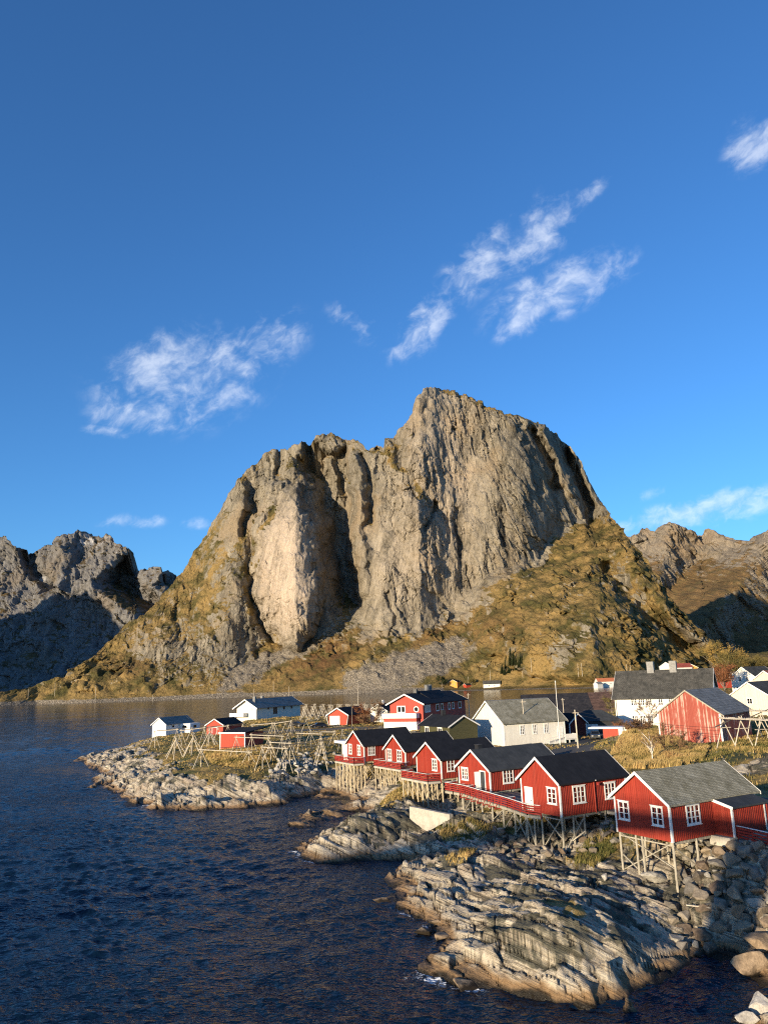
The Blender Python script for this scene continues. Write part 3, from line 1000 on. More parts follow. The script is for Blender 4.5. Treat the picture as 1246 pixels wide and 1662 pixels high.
# headland
cz(1.4, (165, 1238), (200, 1280), (300, 1298), (380, 1295), (450, 1290))
cz(2.5, (178, 1222), (215, 1262), (260, 1285), (330, 1285), (420, 1278), (480, 1268), (520, 1268))
cz(3.6, (215, 1225), (250, 1255), (300, 1262), (370, 1262), (440, 1255), (500, 1248))
cz(2.0, (262, 1248), (275, 1232))
cz(4.4, (245, 1205), (255, 1222), (290, 1222), (330, 1238), (400, 1245), (450, 1240), (500, 1230))
cz(5.2, (270, 1195), (300, 1200), (340, 1215), (380, 1225), (430, 1225), (480, 1215), (520, 1212), (540, 1215))
cz(1.4, (535, 1262), (548, 1275))
cz(3.2, (540, 1240),)
cw((-64.6, 221.4, 5.6), (-56, 226, 5.7), (-47.7, 215, 5.5), (-33.5, 168, 5.3), (-28, 172, 5.4), (-15, 225, 6.2), (-8, 228, 6.3), (-26, 219, 5.9), (-20, 215, 5.8), (-47.7, 262, 6.9), (-38, 282, 6.6), (-14, 180, 5.6), (-18, 160, 5.2), (4, 194, 6.4), (12, 216, 6.6), (-3, 228, 6.2),
   (-40, 240, 6.4), (-30, 250, 6.6), (-10, 260, 6.5), (-70, 230, 3.2), (-80, 228, 1.2), (-70, 250, 1), (-60, 275, 1), (-30, 300, 1.5), (10, 290, 2.5), (40, 285, 3), (20, 250, 5), (35, 230, 5))
cw(*[(x, y, -1.8) for x, y in [(-95, 215), (-92, 235), (-85, 255), (-75, 280), (-60, 300), (-30, 318), (10, 315), (45, 305), (75, 330), (-95, 190), (-75, 160), (-55, 132), (-30, 115), (-15, 110)]])
cw((100, 340, 3), (150, 330, 6), (140, 200, 11), (120, 120, 9), (90, 80, 6), (80, 55, 3), (130, 400, 4), (200, 400, 8))
CP = np.array(CTRL)


def _fit():
    P, z = CP[:, :2], CP[:, 2]
    N = len(P)
    D = np.hypot(P[:, None, 0] - P[None, :, 0], P[:, None, 1] - P[None, :, 1])
    # a little smoothing lets the readings disagree
    A = np.zeros((N + 1, N + 1))
    A[:N, :N] = -D + 1.1 * np.eye(N)
    A[:N, N] = 1
    A[N, :N] = 1
    return np.linalg.solve(A, np.append(z, 0))


CWT = _fit()


def base_z(x, y):
    x, y = np.asarray(x, float).ravel(), np.asarray(y, float).ravel()
    out = np.empty(len(x))
    for i in range(0, len(x), 40000):
        D = np.hypot(x[i:i + 40000, None] - CP[None, :, 0], y[i:i + 40000, None] - CP[None, :, 1])
        out[i:i + 40000] = -D @ CWT[:-1] + CWT[-1]
    return out


FLAT = [  # level ground: x, y, radius
    (28, 133, 7), (34, 147, 7), (38, 152, 7), (26, 110, 5), (27, 95, 6), (28, 82, 6), (33, 76, 6), (40, 74, 7), (48, 84, 7), (36, 84, 6), (48, 72, 8), (-23, 217, 8), (-14, 213, 7), (-4, 210, 7), (-32, 218, 5), (6, 172, 8), (30, 160, 6), (20, 145, 6), (44, 170, 9), (46, 205, 12), (29, 122, 6), (60, 78, 8)]


def terrain(x, y):
    """height, grassiness, lichen, crack at the points"""
    shp = np.shape(x)
    x, y = np.asarray(x, float).ravel(), np.asarray(y, float).ravel()
    b = base_z(x, y)
    flat = np.zeros(len(x))
    for fx, fy, fr in FLAT:
        flat = np.maximum(flat, sstep(np.hypot(x - fx, y - fy), fr * 1.35, fr * .75))
    near = sstep(y, 122, 104) * sstep(b, 5.2, 4.2)           # the banded rocks by the cabins
    big = fbm(x / 9, y / 9, 4, 101)
    # grass: high ground, less on the outer rocks
    gh = np.where(y > 118, 3.3, 3.7)
    gn = fbm(x / 5.5, y / 5.5, 4, 131)
    veg = sstep(b + 1.1 * gn, gh - .7, gh + .7)
    veg = veg * (1 - .5 * sstep(fbm(x / 7, y / 7, 3, 77), .25, .5))
    knoll = np.exp(-(((x - .5) / 4.2) ** 2 + ((y - 113) / 7) ** 2))
    veg = np.maximum(veg, sstep(knoll, .3, .7) * .9)
    slope_g = np.exp(-(((x - 17.5) / 3.0) ** 2 + ((y - 73.5) / 3.5) ** 2))
    veg = np.maximum(veg, .62 * sstep(slope_g, .25, .7))
    cut = np.exp(-(((x - 46) / 7) ** 2 + ((y - 96.5) / 2.4) ** 2))   # bare face of the rock cut
    veg = veg * (1 - .95 * sstep(cut, .2, .5))
    veg = veg * (1 - .9 * sstep(x, 22.5, 24.5) * sstep(y, 67, 64))       # the rubble bank is bare stone
    ua = .86 * x + .51 * y + 1.48 * b   # across the banding, which dips towards the water
    ub = (-.51 * x + .86 * y)         # along it
    wrp = fbm(x / 9, y / 9, 3, 151)
    ph = ua / 2.6 + 1.0 * wrp + .16 * perlin(ub / 2.2, ua / 2, 3)
    saw = ph - np.floor(ph)
    step1 = np.minimum(saw / .16, (1 - saw) / .84)
    ph2 = ua / .62 + 1.6 * fbm(x / 2.6, y / 5, 3, 161)
    saw2 = ph2 - np.floor(ph2)
    step2 = np.minimum(saw2 / .2, (1 - saw2) / .8)
    wx, wy = .45 * perlin(x / 2.5, y / 2.5, 5), .3 * perlin(x / 3, y / 3, 15)
    n1_, j1_ = facets(ua / 2.7 + wx, ub / 7.5 + wy, 171, .9, -.25, 0)
    n2_, j2_ = facets(ua / .95 + wx * 1.2, ub / 2.6 + wy, 172, 1.0, -.3, 0)
    n3_, j3_ = facets(ua / .42, ub / .95, 173, 1.0)
    broken = sstep(fbm(x / 7, y / 7, 3, 174), -.25, .3) * (.45 + .55 * sstep(y, 56, 66))
    ck = np.maximum(sstep(j1_, .07, .0), .8 * sstep(np.minimum(saw, 1 - saw), .05, .0) * sstep(perlin(x / 3, y / 3, 44), -.5, .1))
    ckb = sstep(j2_, .06, .0) * (.35 + .65 * broken)
    nearh = .60 * n1_ + (.09 + .25 * broken) * n2_ + .09 * broken * n3_ + .38 * (step1 - .5) * (.25 + .75 * sstep(fbm(x / 6, y / 6, 2, 321), -.3, .3)) - .36 * ck - .13 * ckb + .38 * big + .07 * fbm(x / 1.1, y / 1.1, 4, 301)
    # headland: blocky joints near the water, rounded backs above
    pa, pb_ = (.80 * x + .60 * y + 1.3 * b), (-.60 * x + .80 * y)
    wx, wy = .5 * perlin(x / 4, y / 4, 7), .4 * perlin(x / 4, y / 4, 8)
    h1_, hj1 = facets(pa / 4.6 + wx, pb_ / 8.5 + wy, 191, 1.0)
    h2_, hj2 = facets(pa / 1.9 + wx, pb_ / 3.2 + wy, 192, 1.1)
    h3_, hj3 = facets(pa / .9, pb_ / 1.3, 193, 1.1)
    lowz = sstep(b, 3.8, .8)
    hck = sstep(hj1, .07, .0)
    jck = sstep(hj2, .08, .0)
    headh = .7 * big + (.6 + .5 * lowz) * h1_ + (.3 + .32 * lowz) * h2_ + .18 * h3_ - .35 * hck - .2 * jck + .12 * fbm(x / 1.8, y / 1.8, 4, 305)
    soil = .22 * fbm(x / 4, y / 4, 4, 221) + .07 * perlin(x / .7, y / .7, 3)
    rockh = near * nearh + (1 - near) * headh
    rough = (1 - flat) * sstep(b, -1.6, 1.3)
    vs = sstep(veg, .35, .8)
    z = b + rough * (rockh * (1 - vs) + soil * vs)
    crack = np.clip((near * np.maximum(ck, .6 * ckb) + (1 - near) * np.maximum(hck, .7 * jck)) * (1 - vs), 0, 1)
    lich = (.25 + .75 * sstep(fbm(x / 5, y / 5, 3, 231), -.3, .3)) * sstep(b, .8, 2.0) * (1 - .5 * sstep(y, 115, 125))
    lich = np.maximum(lich, .95 * np.exp(-(((x + 1) / 7) ** 2 + ((y - 99) / 9) ** 2)))
    return tuple(a.reshape(shp) for a in (z, veg, lich, crack))


def gz(x, y):
    return float(terrain(np.array([x]), np.array([y]))[0][0])


def build_shore():
    na, nr = 1060, 620
    az = np.radians(np.linspace(-33, 42, na))
    r = 38 * (420 / 38) ** np.linspace(0, 1, nr)
    X = r[:, None] * np.sin(az)[None]
    Y = r[:, None] * np.cos(az)[None]
    Z, veg, lich, ck = terrain(X, Y)
    edge = sstep(r, 330, 415)[:, None]
    Z = Z * (1 - edge) - 1.5 * edge * (X < 95) + edge * Z * (X >= 95)
    wet = np.maximum(np.maximum(Z[:-1, :-1], Z[1:, 1:]), np.maximum(Z[:-1, 1:], Z[1:, :-1])) > -.9
    used = grid_quads(nr, na, wet)
    ids = np.unique(used)
    remap = np.full(nr * na, -1)
    remap[ids] = np.arange(len(ids))
    V = np.stack([X, Y, Z], -1).reshape(-1, 3)[ids]
    o = np_mesh('ground', V, remap[used][:, ::-1], M_SHORE, dict(veg=veg.ravel()[ids], lichen=lich.ravel()[ids], crack=ck.ravel()[ids]))
    tag(o, kind='structure')


build_shore()

# ------------------------------------------------------------------ water


def mat_water():
    m, n = new_mat('sea_water')
    p = n.pos()
    w1 = n.noise(n.mapping(p, (1, 1.5, 1), (0, 0, R(20))), 1.1, 2, .5)
    w2 = n.noise(n.mapping(p, (1, 1.8, 1), (0, 0, R(-25))), 2.3, 2, .5)
    w3 = n.noise(n.mapping(p, (1, 2.2, 1), (0, 0, R(10))), .16, 3, .5)
    calm = n.ss(n.noise(n.mapping(p, (.35, 1, 1)), .035, 3, .5), .38, .62)
    h = n.math('ADD', n.math('MULTIPLY', w1, .5), n.math('ADD', n.math('MULTIPLY', w2, .28), n.math('MULTIPLY', w3, .6)))
    ln = n.n('ShaderNodeVectorMath', operation='LENGTH')
    n.link(p, ln.inputs[0])
    far = n.ss(ln.outputs['Value'], 60, 300, 1.0, .28)
    nb = n.n('ShaderNodeBump')
    n.link(h, nb.inputs['Height'])
    n.put(nb.inputs['Strength'], n.math('MULTIPLY', far, n.math('ADD', .55, n.math('MULTIPLY', calm, .4))))
    nb.inputs['Distance'].default_value = .75
    foam = n.ss(n.math('ADD', n.attr('foam'), n.math('MULTIPLY', n.math('SUBTRACT', n.noise(p, 2.4, 6, .75), .5), 1.7)), .62, .8)
    col = n.mix(foam, (.002, .009, .022), (.78, .8, .8))
    b = n.out(col, n.mix(foam, (.11,) * 3, (.8,) * 3), nb.outputs[0], .5)
    b.inputs['IOR'].default_value = 1.333
    return m


def build_water():
    na, nr = 1100, 1250
    az = np.radians(np.linspace(-48, 48, na))
    r = np.concatenate([24 * (900 / 24) ** np.linspace(0, 1, nr - 40), np.geomspace(940, 5500, 40)])
    X = r[:, None] * np.sin(az)[None]
    Y = r[:, None] * np.cos(az)[None]
    Z = np.zeros_like(X)
    rng = np.random.default_rng(5)
    dr = np.gradient(r)
    wx, wy = X + 1.1 * fbm(X / 14, Y / 14, 2, 3), Y + 1.1 * fbm(X / 14 + 9, Y / 14, 2, 4)
    gust = .6 + .55 * fbm(X / 30, Y / 55, 3, 6)
    for i in range(46):
        lam = .7 * (6.0 / .7) ** (rng.random() ** 1.25)
        a = R(-70 + rng.normal() * 42)
        amp = .0128 * lam ** .6
        f = sstep(lam / (2.0 * np.maximum(dr, r * .00152)), .8, 2.2)[:, None]
        Z += amp * f * np.sin(2 * math.pi / lam * (wx * math.cos(a) + wy * math.sin(a)) + rng.random() * 6.28)
    Z *= gust
    foam = np.zeros_like(X)
    s = (r < 240)
    tb = terrain(X[s], Y[s])[0]
    nearland = np.exp(-((tb + .35) / .42) ** 2)
    spots = [(475, 1386, 4.0), (500, 1398, 2.5), (640, 1485, 3), (700, 1592, 3.5), (760, 1602, 3.0), (300, 1312, 4), (240, 1308, 3), (980, 1608, 1.6), (690, 1508, 1.6), (170, 1290, 3)]
    sm = np.zeros_like(tb)
    for px, py, rad in spots:
        q = at(px, py, z=0)
        sm = np.maximum(sm, np.exp(-((X[s] - q[0]) ** 2 + (Y[s] - q[1]) ** 2) / rad ** 2))
    foam[s] = nearland * (.16 + .5 * sm) + .08 * sm
    o = np_mesh('sea', np.stack([X, Y, Z], -1).reshape(-1, 3), grid_quads(nr, na)[:, ::-1], mat_water(), dict(foam=foam))
    tag(o, kind='structure')


build_water()
# ------------------------------------------------------------------ materials of buildings


def mat_plain(name, col, rough=.7, var=.25, scale=3.0, spec=.3, bump=0.0, stretch=(1, 1, 1), metal=0.0):
    m, n = new_mat(name)
    o = n.mapping(n.obj(), stretch)
    a = n.noise(o, scale, 5, .62)
    b = n.noise(o, scale * 7, 4, .6)
    f = n.math('ADD', n.math('MULTIPLY', a, .65), n.math('MULTIPLY', b, .35))
    lo = tuple(c * (1 - var) for c in col)
    hi = tuple(min(1, c * (1 + var)) for c in col)
    c = n.mix(n.ss(f, .35, .65), lo, hi)
    nb = n.bump(f, bump, .03) if bump else None
    n.out(c, rough, nb, spec, Metallic=metal)
    return m


def mat_boards(name, col, wear=None, amount=.0, vertical=True, pitch=.2):
    """painted boards: each board a slightly different tone, rubbed paint where it is worn"""
    m, n = new_mat(name)
    o = n.obj()
    sp = n.n('ShaderNodeSeparateXYZ')
    n.link(o, sp.inputs[0])
    along = n.math('ADD', sp.outputs[0], sp.outputs[1]) if vertical else sp.outputs[2]
    k = n.math('DIVIDE', along, pitch)
    idx = n.math('FLOOR', k)
    fr = n.math('FRACT', k)
    wn = n.n('ShaderNodeTexWhiteNoise', noise_dimensions='1D')
    n.link(idx, wn.inputs['W'])
    c = n.mix(wn.outputs['Value'], tuple(x * .84 for x in col), tuple(min(1, x * 1.1) for x in col))
    st = n.noise(n.mapping(o, (6, 6, .7) if vertical else (.7, .7, 6)), 1.6, 5, .65)
    c = n.mix(n.ss(st, .3, .7), tuple(x * .8 for x in col), c)
    if wear:
        grain = n.noise(n.mapping(o, (9, 9, .45) if vertical else (.45, .45, 9)), 1.3, 6, .7)
        patch = n.noise(o, .5, 3, .5)
        w = n.math('ADD', n.math('ADD', grain, n.math('MULTIPLY', n.math('SUBTRACT', wn.outputs['Value'], .5), .32)), n.math('MULTIPLY', n.math('SUBTRACT', patch, .5), .5))
        c = n.mix(n.math('MULTIPLY', n.ss(w, .52, .66), amount), c, wear)
    gap = n.math('MAXIMUM', n.ss(fr, .07, .0), n.ss(fr, .93, 1.0))
    h = n.math('SUBTRACT', 1.0, gap)
    c = n.mix(n.math('MULTIPLY', gap, .45), c, tuple(x * .35 for x in col))
    n.out(c, .62, n.bump(h, .8, .02), .3)
    return m


def mat_roof(name, col_a, col_b, courses=.0, rough=.75, spec=.35, streak=.25):
    m, n = new_mat(name)
    o = n.obj()
    a = n.noise(n.mapping(o, (1, 1, 1)), .7, 6, .65)
    b = n.noise(n.mapping(o, (4, .6, .6)), 2.2, 5, .65)
    f = n.math('ADD', n.math('MULTIPLY', a, .55), n.math('MULTIPLY', b, .45))
    c = n.mix(n.ss(f, .36, .64), col_a, col_b)
    if courses:
        sp = n.n('ShaderNodeSeparateXYZ')
        n.link(o, sp.inputs[0])
        cmb = n.n('ShaderNodeCombineXYZ')
        n.link(sp.outputs[0], cmb.inputs[0])
        n.link(n.math('MULTIPLY', sp.outputs[2], 1.55), cmb.inputs[1])
        br = n.n('ShaderNodeTexBrick', offset=.5)
        n.link(cmb.outputs[0], br.inputs['Vector'])
        br.inputs['Scale'].default_value = 1.0
        br.inputs['Brick Width'].default_value = courses * 1.15
        br.inputs['Row Height'].default_value = courses
        br.inputs['Mortar Size'].default_value = .02
        br.inputs['Mortar Smooth'].default_value = .4
        br.inputs['Color1'].default_value = (.8, .8, .8, 1)
        br.inputs['Color2'].default_value = (1.18, 1.18, 1.18, 1)
        br.inputs['Mortar'].default_value = (.5, .5, .5, 1)
        c = n.mix(1.0, c, br.outputs['Color'], 'MULTIPLY')
        nb = n.bump(n.math('ADD', n.math('SUBTRACT', 1.0, br.outputs['Fac']), n.math('MULTIPLY', b, .6)), .7, .04)
    else:
        nb = n.bump(f, .25, .03)
    n.out(c, rough, nb, spec)
    return m


RED = (.33, .040, .023)
M_RED = mat_boards('red_board_paint', RED, (.30, .06, .035), .35)
M_BARN = mat_boards('worn_red_boards', (.33, .068, .043), (.52, .41, .33), .75, pitch=.24)
M_PUBRED = mat_boards('rose_red_boards', (.42, .062, .040), pitch=.16)
M_DARKRED = mat_boards('dark_red_boards', (.12, .018, .014))
M_WBOARD = mat_boards('white_boards', (.80, .765, .67), (.60, .56, .47), .5)
M_CREAM = mat_boards('cream_boards', (.70, .63, .48))
M_YEL = mat_boards('yellow_boards', (.62, .30, .05))
M_GREEN = mat_boards('olive_boards', (.085, .080, .034), vertical=False, pitch=.16)
M_SHEDRED = mat_boards('bright_red_boards', (.42, .058, .030), pitch=.16)
M_WHITE = mat_plain('white_trim_paint', (.78, .76, .71), .5, .06, 2)
M_RENDER = mat_plain('white_rendered_wall', (.76, .73, .65), .8, .10, .8)
M_FELT = mat_roof('black_roofing_felt', (.008, .009, .012), (.017, .018, .022), 0, .85, .2)
M_FELT2 = mat_roof('charcoal_roofing_felt', (.034, .038, .042), (.060, .064, .067), 0, .85, .12)
M_SLATE = mat_roof('weathered_slate', (.20, .185, .125), (.40, .375, .285), .155, .9, .15)
M_SLATE_D = mat_roof('dark_tile', (.050, .050, .046), (.105, .10, .088), .36, .85, .1)
M_ETERNIT = mat_roof('grey_roof_sheet', (.165, .165, .155), (.27, .265, .25), .5, .9, .08)
M_LEAD = mat_plain('lead_flashing', (.15, .15, .145), .5, .35, 2.5, .4, .3)
M_GLASS, _n = new_mat('window_glass')
_n.out((.008, .010, .013), .12, None, .35)
M_CURT = mat_plain('curtained_glass', (.50, .49, .45), .25, .2, 2, .5)
M_PILE = mat_plain('grey_weathered_timber', (.33, .30, .235), .85, .35, 2.5, .15, .4, (3, 3, .5))
M_NEWPILE = mat_plain('pale_new_timber', (.44, .365, .245), .8, .3, 2.5, .15, .4, (3, 3, .5))
M_PLANK = mat_boards('deck_planks', (.19, .17, .14), pitch=.14)
M_RAIL = mat_plain('red_rail_paint', (.27, .030, .022), .6, .2, 3)
M_RAILCAP = mat_plain('pale_rail_cap', (.62, .60, .56), .6, .12, 3)
M_CONC = mat_plain('concrete', (.40, .37, .31), .9, .2, .8, .15, .3)
M_DARKDOOR = mat_plain('dark_door_paint', (.035, .04, .045), .5, .2, 3)
M_DOORW = mat_plain('white_door_paint', (.70, .68, .62), .5, .08, 3)
M_BLACK = mat_plain('black_metal', (.018, .018, .02), .45, .3, 4, .5)
M_POLE = mat_plain('dry_pole_wood', (.50, .44, .34), .85, .3, 2.0, .15, .3, (3, 3, .6))
M_POLE_D = mat_plain('old_grey_pole_wood', (.16, .14, .115), .9, .35, 2.0, .1, .3)
M_GREYWHITE = mat_plain('white_pole_paint', (.70, .68, .62), .6, .1, 2)
M_ASPH = mat_plain('asphalt', (.068, .066, .064), .9, .25, .6, .2, .3)
M_GRAVEL = mat_plain('gravel', (.17, .15, .12), .95, .3, 1.5, .1, .6)

# ------------------------------------------------------------------ house builder (local x runs back along the ridge, y to the left of it, gable at x = 0)


def window(parent, face, c, zc, w, h, cols, rows, W_, glass=None, case=.11, depth=.07, mull=.05, casing=None):
    """face: f gable (y = W/2 - c), s right wall (x = c), l left wall (x = c), b back gable"""
    def P(a, z, d):          # a along the wall, d outwards
        if face == 'f':
            return (-d, W_ / 2 - a, z)
        if face == 's':
            return (a, -W_ / 2 - d, z)
        return (a, W_ / 2 + d, z)

    def blk(mb, a0, a1, z0, z1, d0, d1):
        mb.hexa([P(a0, z0, d0), P(a1, z0, d0), P(a1, z0, d1), P(a0, z0, d1)], [P(a0, z1, d0), P(a1, z1, d0), P(a1, z1, d1), P(a0, z1, d1)])
    fr = MB()
    a0, a1, z0, z1 = c - w / 2, c + w / 2, zc - h / 2, zc + h / 2
    blk(fr, a0, a0 + case, z0, z1, -.02, depth)
    blk(fr, a1 - case, a1, z0, z1, -.02, depth)
    blk(fr, a0 + case, a1 - case, z1 - case, z1, -.02, depth)
    blk(fr, a0 + case, a1 - case, z0, z0 + case, -.02, depth)
    blk(fr, a0 - .05, a1 + .05, z1 + .002, z1 + .06, -.02, depth + .05)
    blk(fr, a0 - .05, a1 + .05, z0 - .05, z0 - .002, -.02, depth + .06)
    ia0, ia1, iz0, iz1 = a0 + case, a1 - case, z0 + case, z1 - case
    for i in range(1, cols):
        x = ia0 + (ia1 - ia0) * i / cols
        ww = mull * (1.6 if cols >= 2 else 1)
        blk(fr, x - ww / 2, x + ww / 2, iz0, iz1, .012, depth - .012)
    for j in range(1, rows):
        z = iz0 + (iz1 - iz0) * j / rows
        blk(fr, ia0, ia1, z - mull * .3, z + mull * .3, .013, depth - .025)
    o = fr.build('window', casing or M_WHITE, parent)
    g = MB()
    blk(g, ia0 - .005, ia1 + .005, iz0 - .005, iz1 + .005, -.015, .020)
    g.build('pane', glass or M_GLASS, o)
    return o


def door(parent, face, c, zb, w, h, W_, mat, glass=False):
    def P(a, z, d):
        return (-d, W_ / 2 - a, z) if face == 'f' else ((a, -W_ / 2 - d, z) if face == 's' else (a, W_ / 2 + d, z))

    def blk(mb, a0, a1, z0, z1, d0, d1):
        mb.hexa([P(a0, z0, d0), P(a1, z0, d0), P(a1, z0, d1), P(a0, z0, d1)], [P(a0, z1, d0), P(a1, z1, d0), P(a1, z1, d1), P(a0, z1, d1)])
    d = MB()
    blk(d, c - w / 2, c + w / 2, zb, zb + h, -.02, .03)
    for k in range(2):
        blk(d, c - w * .36, c + w * .36, zb + h * (.08 + .47 * k), zb + h * (.46 + .47 * k), .03, .045)
    o = d.build('door', mat, parent)
    f = MB()
    blk(f, c - w / 2 - .12, c - w / 2, zb, zb + h + .12, -.02, .07)
    blk(f, c + w / 2, c + w / 2 + .12, zb, zb + h + .12, -.02, .07)
    blk(f, c - w / 2, c + w / 2, zb + h, zb + h + .12, -.02, .07)
    f.build('door_frame', M_WHITE, o)
    hd = MB()
    blk(hd, c + w * .34, c + w * .42, zb + h * .46, zb + h * .50, .045, .10)
    hd.build('handle', M_BLACK, o)
    return o


def gable_house(name, label, cat, q, wall_mat, roof_mat, group=None, oh=.35, ov=.35, thick=.16, battens=0, trim=True, corner=True, sink=0.0, trim_mat=None, ridge_cap=None, barge_h=.26):
    x, y, z, a, w, l, hw, hr = q
    t = thing(name, label, cat, (x, y, z), a, group)
    sl = hr / (w / 2)
    prof = [(-w / 2, -sink), (w / 2, -sink), (w / 2, hw), (0, hw + hr), (-w / 2, hw)]
    wb = MB()
    wb.prism(prof, 0, l)
    if battens:
        bw, bd = .05, .028
        nb = int(w / battens)
        for i in range(1, nb):
            yy = -w / 2 + w * i / nb
            top = hw + hr - abs(yy) * sl
            wb.box(-bd, .0, yy - bw / 2, yy + bw / 2, 0.01, top - .02)
        nb = int(l / battens)
        for s in (-1, 1):
            for i in range(1, nb):
                xx = l * i / nb
                y0, y1 = (s * w / 2, s * (w / 2 + bd))
                wb.box(xx - bw / 2, xx + bw / 2, min(y0, y1), max(y0, y1), 0.01, hw - .01)
    wb.build('wall', wall_mat, t)
    rb = MB()
    e = w / 2 + ov
    ze = hw - ov * sl
    rb.prism([(0, hw + hr + .02), (0, hw + hr + thick), (-e, ze + thick), (-e, ze + .02)], -oh, l + oh)
    rb.prism([(0, hw + hr + .02), (e, ze + .02), (e, ze + thick), (0, hw + hr + thick)], -oh, l + oh)
    rf = rb.build('roof', roof_mat, t)
    if ridge_cap:
        c = MB()
        c.prism([(-.16, hw + hr + thick - .16 * sl + .012), (0, hw + hr + thick + .03), (.16, hw + hr + thick - .16 * sl + .012), (0, hw + hr + thick - .01)], -oh - .01, l + oh + .01)
        c.build('ridge_cap', ridge_cap, rf)
    if trim:
        tm = trim_mat or M_WHITE
        for xx in (-oh - .045, l + oh + .003):
            b = MB()
            for s in (-1, 1):
                ys = s * (e + .02)
                zt = hw + hr + thick + .015
                zb = ze + thick + .015
                pts = [(0, zt), (ys, zb), (ys, zb - barge_h), (0, zt - barge_h)]
                b.prism(pts, xx, xx + .042)
            b.build('bargeboard', tm, t)
    if corner:
        tm = trim_mat or M_WHITE
        for cx in (0, l):
            for cy in (-w / 2, w / 2):
                sx, sy = (-1 if cx == 0 else 1), (-1 if cy < 0 else 1)
                b = MB()
                x0, x1 = sorted((cx - sx * .13, cx + sx * .036))
                y0, y1 = sorted((cy - sy * .13, cy + sy * .036))
                b.box(x0, x1, y0, y1, -.03, hw - .03 - (ov * .2 * sl if sy else 0))
                b.build('corner_board', tm, t)
    return t


def loc2w(q, x, y, z=0):
    """house coordinates to the world"""
    X, Y, Z, a = q[:4]
    return np.array([X + math.cos(a) * x - math.sin(a) * y, Y + math.sin(a) * x + math.cos(a) * y, Z + z])


def piles(t, q, pts, mat, r=.085, braces=(), top=-.02):
    """posts under a house down to the rock; pts in house coordinates"""
    feet = {}
    for i, (x, y) in enumerate(pts):
        wx, wy, _ = loc2w(q, x, y)
        g = gz(wx, wy) - q[2] - .12
        if g > -.35:
            continue
        MB().tube((x, y, g), (x, y, top), r).build('pile', mat, t)
        feet[i] = g
    for i, fi, j, fj in braces:
        if i in feet and j in feet:
            (x0, y0), (x1, y1) = pts[i], pts[j]
            z0, z1 = feet[i] * fi + top * (1 - fi), feet[j] * fj + top * (1 - fj)
            MB().beam((x0 + .09, y0 + .02, z0), (x1 + .09, y1 + .02, z1), .12, .07).build('brace', mat, t)
    return feet


def joists(t, w, l, mat, step=1.6):
    m = MB()
    y = -w / 2 + .1
    for yy in (-w / 2 + .25, 0, w / 2 - .25):
        m.box(.1, l - .1, yy - .09, yy + .09, -.26, -.015)
    x = .2
    while x < l - .1:
        m.box(x - .07, x + .07, -w / 2 + .05, w / 2 - .05, -.36, -.262)
        x += step
    m.build('floor_beams', mat, t)


Q = dict(C6=[20.081, 66.705, 5.467, .515, 5.824, 10.421, 2.873, 2.042], C5=[14.168, 79.068, 5.454, .53, 5.597, 8.749, 3.067, 2.028], C4=[9.595, 96.553, 5.469, .541, 6.092, 10.635, 2.451, 1.962],
         C3=[4.82, 109.597, 5.474, .524, 6.104, 9.446, 2.507, 1.923], C2=[.396, 126.021, 5.479, .531, 6.052, 9.477, 2.284, 2.108], C1=[-6.235, 134.556, 5.505, .529, 6.034, 9.727, 2.6, 2.084])
CG = 'red stilt cabins along the shore'

# nearest cabin, slate roof, lean-to at the side
q = Q['C6']
w = q[4]
c6 = gable_house('fishing_cabin', 'nearest red stilt cabin with a mossy grey slate roof and a black-roofed lean-to', 'cabin', q, M_RED, M_SLATE, CG, battens=.215)
window(c6, 'f', 1.02, 1.79, 1.2, 1.5, 2, 3, w, case=.13, mull=.09)
window(c6, 'f', 4.58, 1.79, 1.2, 1.5, 2, 3, w, case=.13, mull=.09)
window(c6, 's', 2.6, 1.80, 1.6, 1.55, 3, 3, w, case=.14, mull=.095)
x0, x1, dp = 5.05, 9.1, 1.75
lm = MB()
lm.add([(x0, -w / 2, 0), (x1, -w / 2, 0), (x1, -w / 2 - dp, 0), (x0, -w / 2 - dp, 0), (x0, -w / 2, 2.62), (x1, -w / 2, 2.62), (x1, -w / 2 - dp, 2.22), (x0, -w / 2 - dp, 2.22)],
       [(0, 3, 2, 1), (4, 5, 6, 7), (0, 1, 5, 4), (1, 2, 6, 5), (2, 3, 7, 6), (3, 0, 4, 7)])
for i in range(1, 8):
    yy = -w / 2 - dp * i / 8
    lm.box(x0 - .028, x0, yy - .025, yy + .025, .01, 2.62 - .4 * i / 8 - .05)
for i in range(1, 18):
    xx = x0 + (x1 - x0) * i / 18
    lm.box(xx - .025, xx + .025, -w / 2 - dp - .028, -w / 2 - dp, .01, 2.18)
lean = lm.build('lean_to', M_RED, c6)
rr = MB()
rr.hexa([(x0 - .22, -w / 2 + .0, 2.66), (x1 + .5, -w / 2 + .0, 2.66), (x1 + .5, -w / 2 - dp - .3, 2.185), (x0 - .22, -w / 2 - dp - .3, 2.185)],
        [(x0 - .22, -w / 2 + .0, 2.78), (x1 + .5, -w / 2 + .0, 2.78), (x1 + .5, -w / 2 - dp - .3, 2.305), (x0 - .22, -w / 2 - dp - .3, 2.305)])
rr.build('lean_to_roof', M_FELT2, lean)
MB().beam((x0 - .25, -w / 2 - .02, 2.70), (x0 - .25, -w / 2 - dp - .32, 2.235), .05, .22).build('lean_to_bargeboard', M_WHITE, lean)
MB().box(x0 - .04, x0 + .12, -w / 2 - dp - .04, -w / 2 - dp + .1, 0, 2.16).build('lean_to_corner_board', M_WHITE, lean)
MB().box(x1 - .1, x1 + .03, -w / 2 - dp - .04, -w / 2 - dp + .1, 0, 2.16).build('lean_to_corner_board', M_WHITE, lean)
